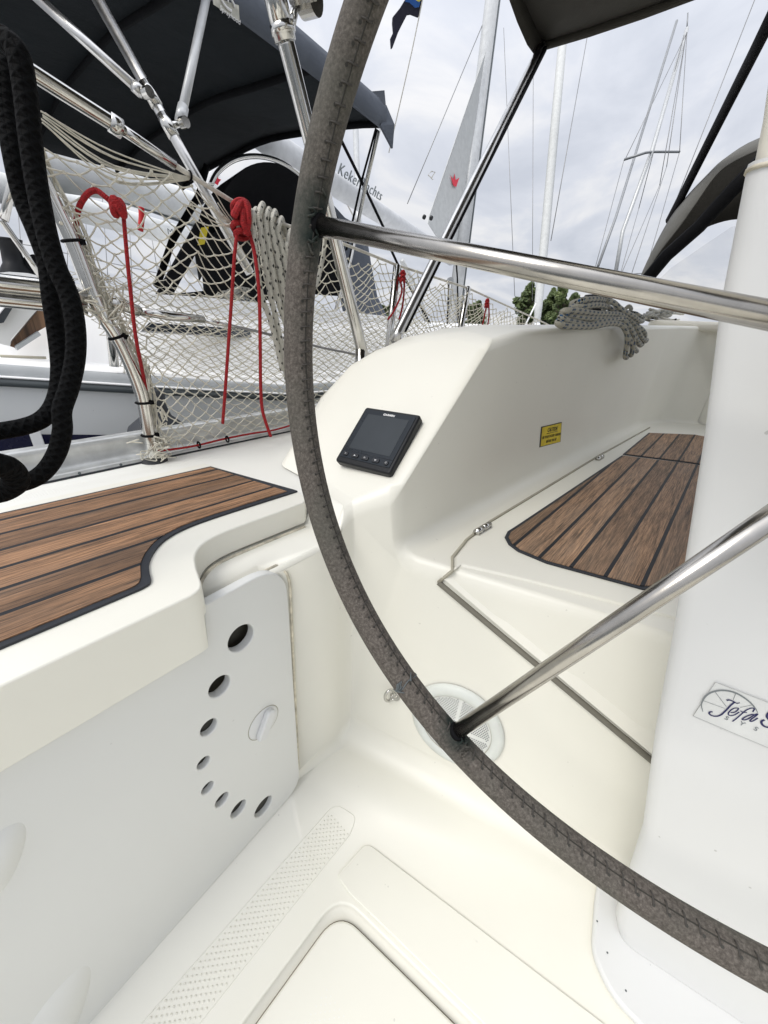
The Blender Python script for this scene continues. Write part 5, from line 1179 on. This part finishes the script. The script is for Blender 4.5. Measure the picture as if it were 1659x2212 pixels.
# D: far mast with spreaders
dm = thing('moored_yacht', 'distant thin grey mast with a single pair of spreaders and fanning shrouds at right', 'sailing yacht', tuple(PD(1300, 640, 26)))
tubeD([(1328, 600, 24), (1345, 500, 25), (1408, 327, 27), (1484, 62, 33)], .085, 'mast_alu', 'mast', dm, 10)
tubeD([(1484, 62, 33), (1486, 28, 33.5)], .03, 'mast_grey', 'masthead', dm, 6)
tubeD([(1292, 575, 22), (1330, 470, 24), (1462, 45, 33)], .055, 'mast_grey', 'rolled_headsail', dm, 8)
tubeD([(1348, 345, 26), (1394, 330, 26), (1408, 328, 27), (1468, 328, 28)], .05, 'mast_grey', 'spreader', dm, 6)
for a, b in (((1484, 70), (1468, 328)), ((1468, 328), (1385, 620)), ((1484, 70), (1350, 345)), ((1482, 75), (1440, 360)), ((1440, 360), (1355, 620)), ((1483, 70), (1425, 400)), ((1425, 400), (1330, 620)), ((1348, 345), (1280, 600)), ((1478, 75), (1380, 450)), ((1380, 450), (1335, 610))):
    tubeD([(*a, 32), (*b, 26)], .016, 'wire', 'shroud', dm, 4)
tubeD([(1300, 596, 22), (1390, 590, 22)], .015, 'wire', 'guard_wire', dm, 4)
tubeD([(1634, -10, 10), (1395, 600, 9)], .006, 'wire', 'backstay', thing('backstay_wire', 'single thin steel wire crossing the sky left of the black strap', 'wire', tuple(PD(1395, 600, 9))), 5)
for i, (a, b, lab_) in enumerate((((1088, 60), (1112, 640), 'thin pale halyard falling straight between the mast and the rolled headsail'), ((1152, 130), (1150, 650), 'faint halyard just left of the rolled headsail'))):
    o = tubeD([(*a, 22), (*b, 16)], .010, 'wire', 'halyard_line', None, 5); tag(o, lab_, 'wire', 'thin halyards in the sky')
# flag
fl_ = thing('flag', 'dark navy pennant flag hanging limp on a thin halyard at the top', 'flag', tuple(PD(870, 50, 11)))
Fz = lambda L, d=11.0: [PD((1500+x/6.38)/1.8228, (yy/6.38)/1.8228, d) for x, yy in L]
m = MB(); m.prism(Fz([(600, 0), (480, 200), (310, 410), (300, 560), (320, 800), (250, 950), (265, 1200), (290, 1200), (430, 820), (560, 560), (670, 350), (760, 335), (950, 410), (1000, 210), (1040, 0), (1060, -200), (750, -200)]), (.02, .04, 0)); m.build('flag_cloth', 'flag_navy', fl_)
m = MB(); m.prism(Fz([(610, 40), (720, 60), (860, 190), (960, 170), (1010, -60), (640, -60)], 10.97), (.004, .008, 0)); m.build('blue_field', 'flag_blue', fl_)
m = MB(); m.prism(Fz([(880, 0), (970, 42), (1000, 0), (960, -60)], 10.94), (.004, .008, 0)); m.build('yellow_mark', 'flag_yellow', fl_)
tubeD([(917, -20, 11), (890, 110, 11), (840, 330, 10.5)], .010, 'wire_coat', 'flag_halyard', fl_, 5)
# ================================================================== trees, land, water
def foliage():
    t = NT('foliage'); f = t.noise(1.3, 5, .6); g = t.noise(9, 3)
    t.base(t.ramp(t.math('ADD', t.math('MULTIPLY', f, .6), t.math('MULTIPLY', g, .4)), [(.35, (.045, .070, .025)), (.55, (.11, .15, .05)), (.7, (.21, .25, .09))])); t.rough(.7); MAT['foliage'] = t.m
foliage(); simple('bark', (.09, .07, .05), .9)
random.seed(77)
def tree(px, base_y, top_y, dist, width_px, label, kind='tree'):
    b = PD(px, base_y+20, dist); tpz = PD(px, top_y, dist); hgt = (tpz-b).length; w = width_px/825*dist*.9
    th = thing('tree', label, 'tree', tuple(b), 'trees on the far bank')
    m = MB(); m.tube([b, b+V((0, 0, hgt*.5)), b+V((w*.03, 0, hgt*.92))], lambda s: .28*(1-s)+.04, 8)
    for k in range(9):
        z0 = hgt*random.uniform(.25, .8); a = random.uniform(0, 6.28); m.tube([b+V((0, 0, z0)), b+V((math.cos(a)*w*.3, math.sin(a)*w*.3, z0+hgt*.12))], .06, 5)
    m.build('trunk', 'bark', th)
    m = MB()
    clumps = [(V((random.gauss(0, .22)*w, random.gauss(0, .22)*w, hgt*(.25+.72*(k/26)**.9))), w*random.uniform(.16, .28)) for k in range(27)]
    for c, r in clumps:
        sh_ = 1 - max(0, (c.z/hgt-.55))*1.1; c = V((c.x*sh_, c.y*sh_, c.z))
        for k in range(150):
            d = V((random.gauss(0, 1), random.gauss(0, 1), random.gauss(0, 1.5))).normalized(); p = b + c + d*r*random.random()**.35*sh_
            s_ = random.uniform(.13, .34); a = V((random.gauss(0, 1), random.gauss(0, 1), random.gauss(0, 1))).normalized(); q = a.orthogonal().normalized()
            m.quad([p-a*s_, p+q*s_*.6, p+a*s_, p-q*s_*.6])
    m.build('crown', 'foliage', th)
tree(1125, 700, 612, 62, 46, 'leftmost tall tree of the dark green row beyond the rolled headsail foot')
tree(1178, 700, 626, 64, 34, 'tree standing right behind the foot of the rolled headsail')
tree(1197, 700, 624, 60, 34, 'middle tall poplar of the dark green row right of the headsail foot')
tree(1221, 700, 636, 66, 28, 'rightmost narrow tree of the dark green row next to the winch')
tree(1022, 705, 655, 70, 46, 'low round tree glimpsed through the far end of the net')
tree(830, 700, 662, 75, 40, 'low bush like tree glimpsed through the net beside the wheel spoke')
m = MB(); t = NT('water'); t.base((.030, .042, .045)); t.rough(.12); t.bump(t.noise(2.2, 5, .6, t.scale(t.obj(), (1, 2.2, 1))), .5, .05); MAT['water'] = t.m
m.quad([(-400, -400, -.45), (400, -400, -.45), (400, 400, -.45), (-400, 400, -.45)]); o = m.build('water', 'water'); tag(o, 'harbour water between and beyond the moored yachts', None, None, 'structure')
t = NT('land'); t.base(t.ramp(t.noise(.2, 5), [(.35, (.06, .07, .035)), (.65, (.13, .12, .08))])); t.rough(.9); MAT['land'] = t.m
m = MB(); lp = [PD(p, 716, 85) for p in (-600, 0, 500, 900, 1200, 1500, 1900)]
m.grid([[V((q.x*.97, q.y*.97, -.5)) for q in lp], [V((q.x*.98, q.y*.98, .35)) for q in lp], [V((q.x*1.3, q.y*1.3, .9+.3*math.sin(i*2.1))) for i, q in enumerate(lp)], [V((q.x*4, q.y*4, 1.1)) for q in lp]], True)
o = m.build('land', 'land'); tag(o, 'low grassy far bank of the harbour', None, None, 'structure')
# pale deck shapes of more moored boats, seen just above the coaming through the net
random.seed(15)
for i, (px, py, d, w_, lab_) in enumerate(((900, 705, 7.5, 2.2, 'white foredeck of a yacht seen through the net right of the steel leg'), (1060, 712, 11, 2.2, 'white foredeck of a farther yacht just above the coaming edge'), (620, 640, 9, 2.5, 'white cabin of a yacht behind the black sprayhood'), (150, 610, 9, 2.5, 'white cabin of a yacht far left behind the black rope'))):
    th = thing('moored_yacht', lab_[:200], 'sailing yacht', tuple(PD(px, py, d))); c = PD(px, py, d)
    dirx = V((.9, -.45, 0)).normalized(); diry = V((.45, .9, 0)).normalized()
    def hp3(a, b, z): return V((c.x, c.y, 0)) + dirx*a + diry*b + V((0, 0, z))
    secs = []
    for k in range(9):
        s = k/8*2-1; bw = w_*.5*(1-abs(max(0, s))**2.2)+.05; secs.append([hp3(s*w_*2, -bw*.7, -.45), hp3(s*w_*2, -bw, .62), hp3(s*w_*2, bw, .62), hp3(s*w_*2, bw*.7, -.45)])
    m = MB(); m.grid(secs, False); m.build('hull', 'boat_white', th)
    m = MB(); m.prism(rounded([hp3(-w_*.9, -w_*.3, .62), hp3(w_*.7, -w_*.22, .62), hp3(w_*.7, w_*.22, .62), hp3(-w_*.9, w_*.3, .62)], .2), (0, 0, .25)); m.build('cabin', 'boat_white', th, bevel=.06, seg=3)
    m = MB(); m.prism([hp3(-w_*.6, -w_*.285-.01, .70), hp3(w_*.5, -w_*.235-.01, .70), hp3(w_*.5, -w_*.235-.01, .78), hp3(-w_*.6, -w_*.285-.01, .78)], diry*-.01); m.build('cabin_window', 'window_tint', th)
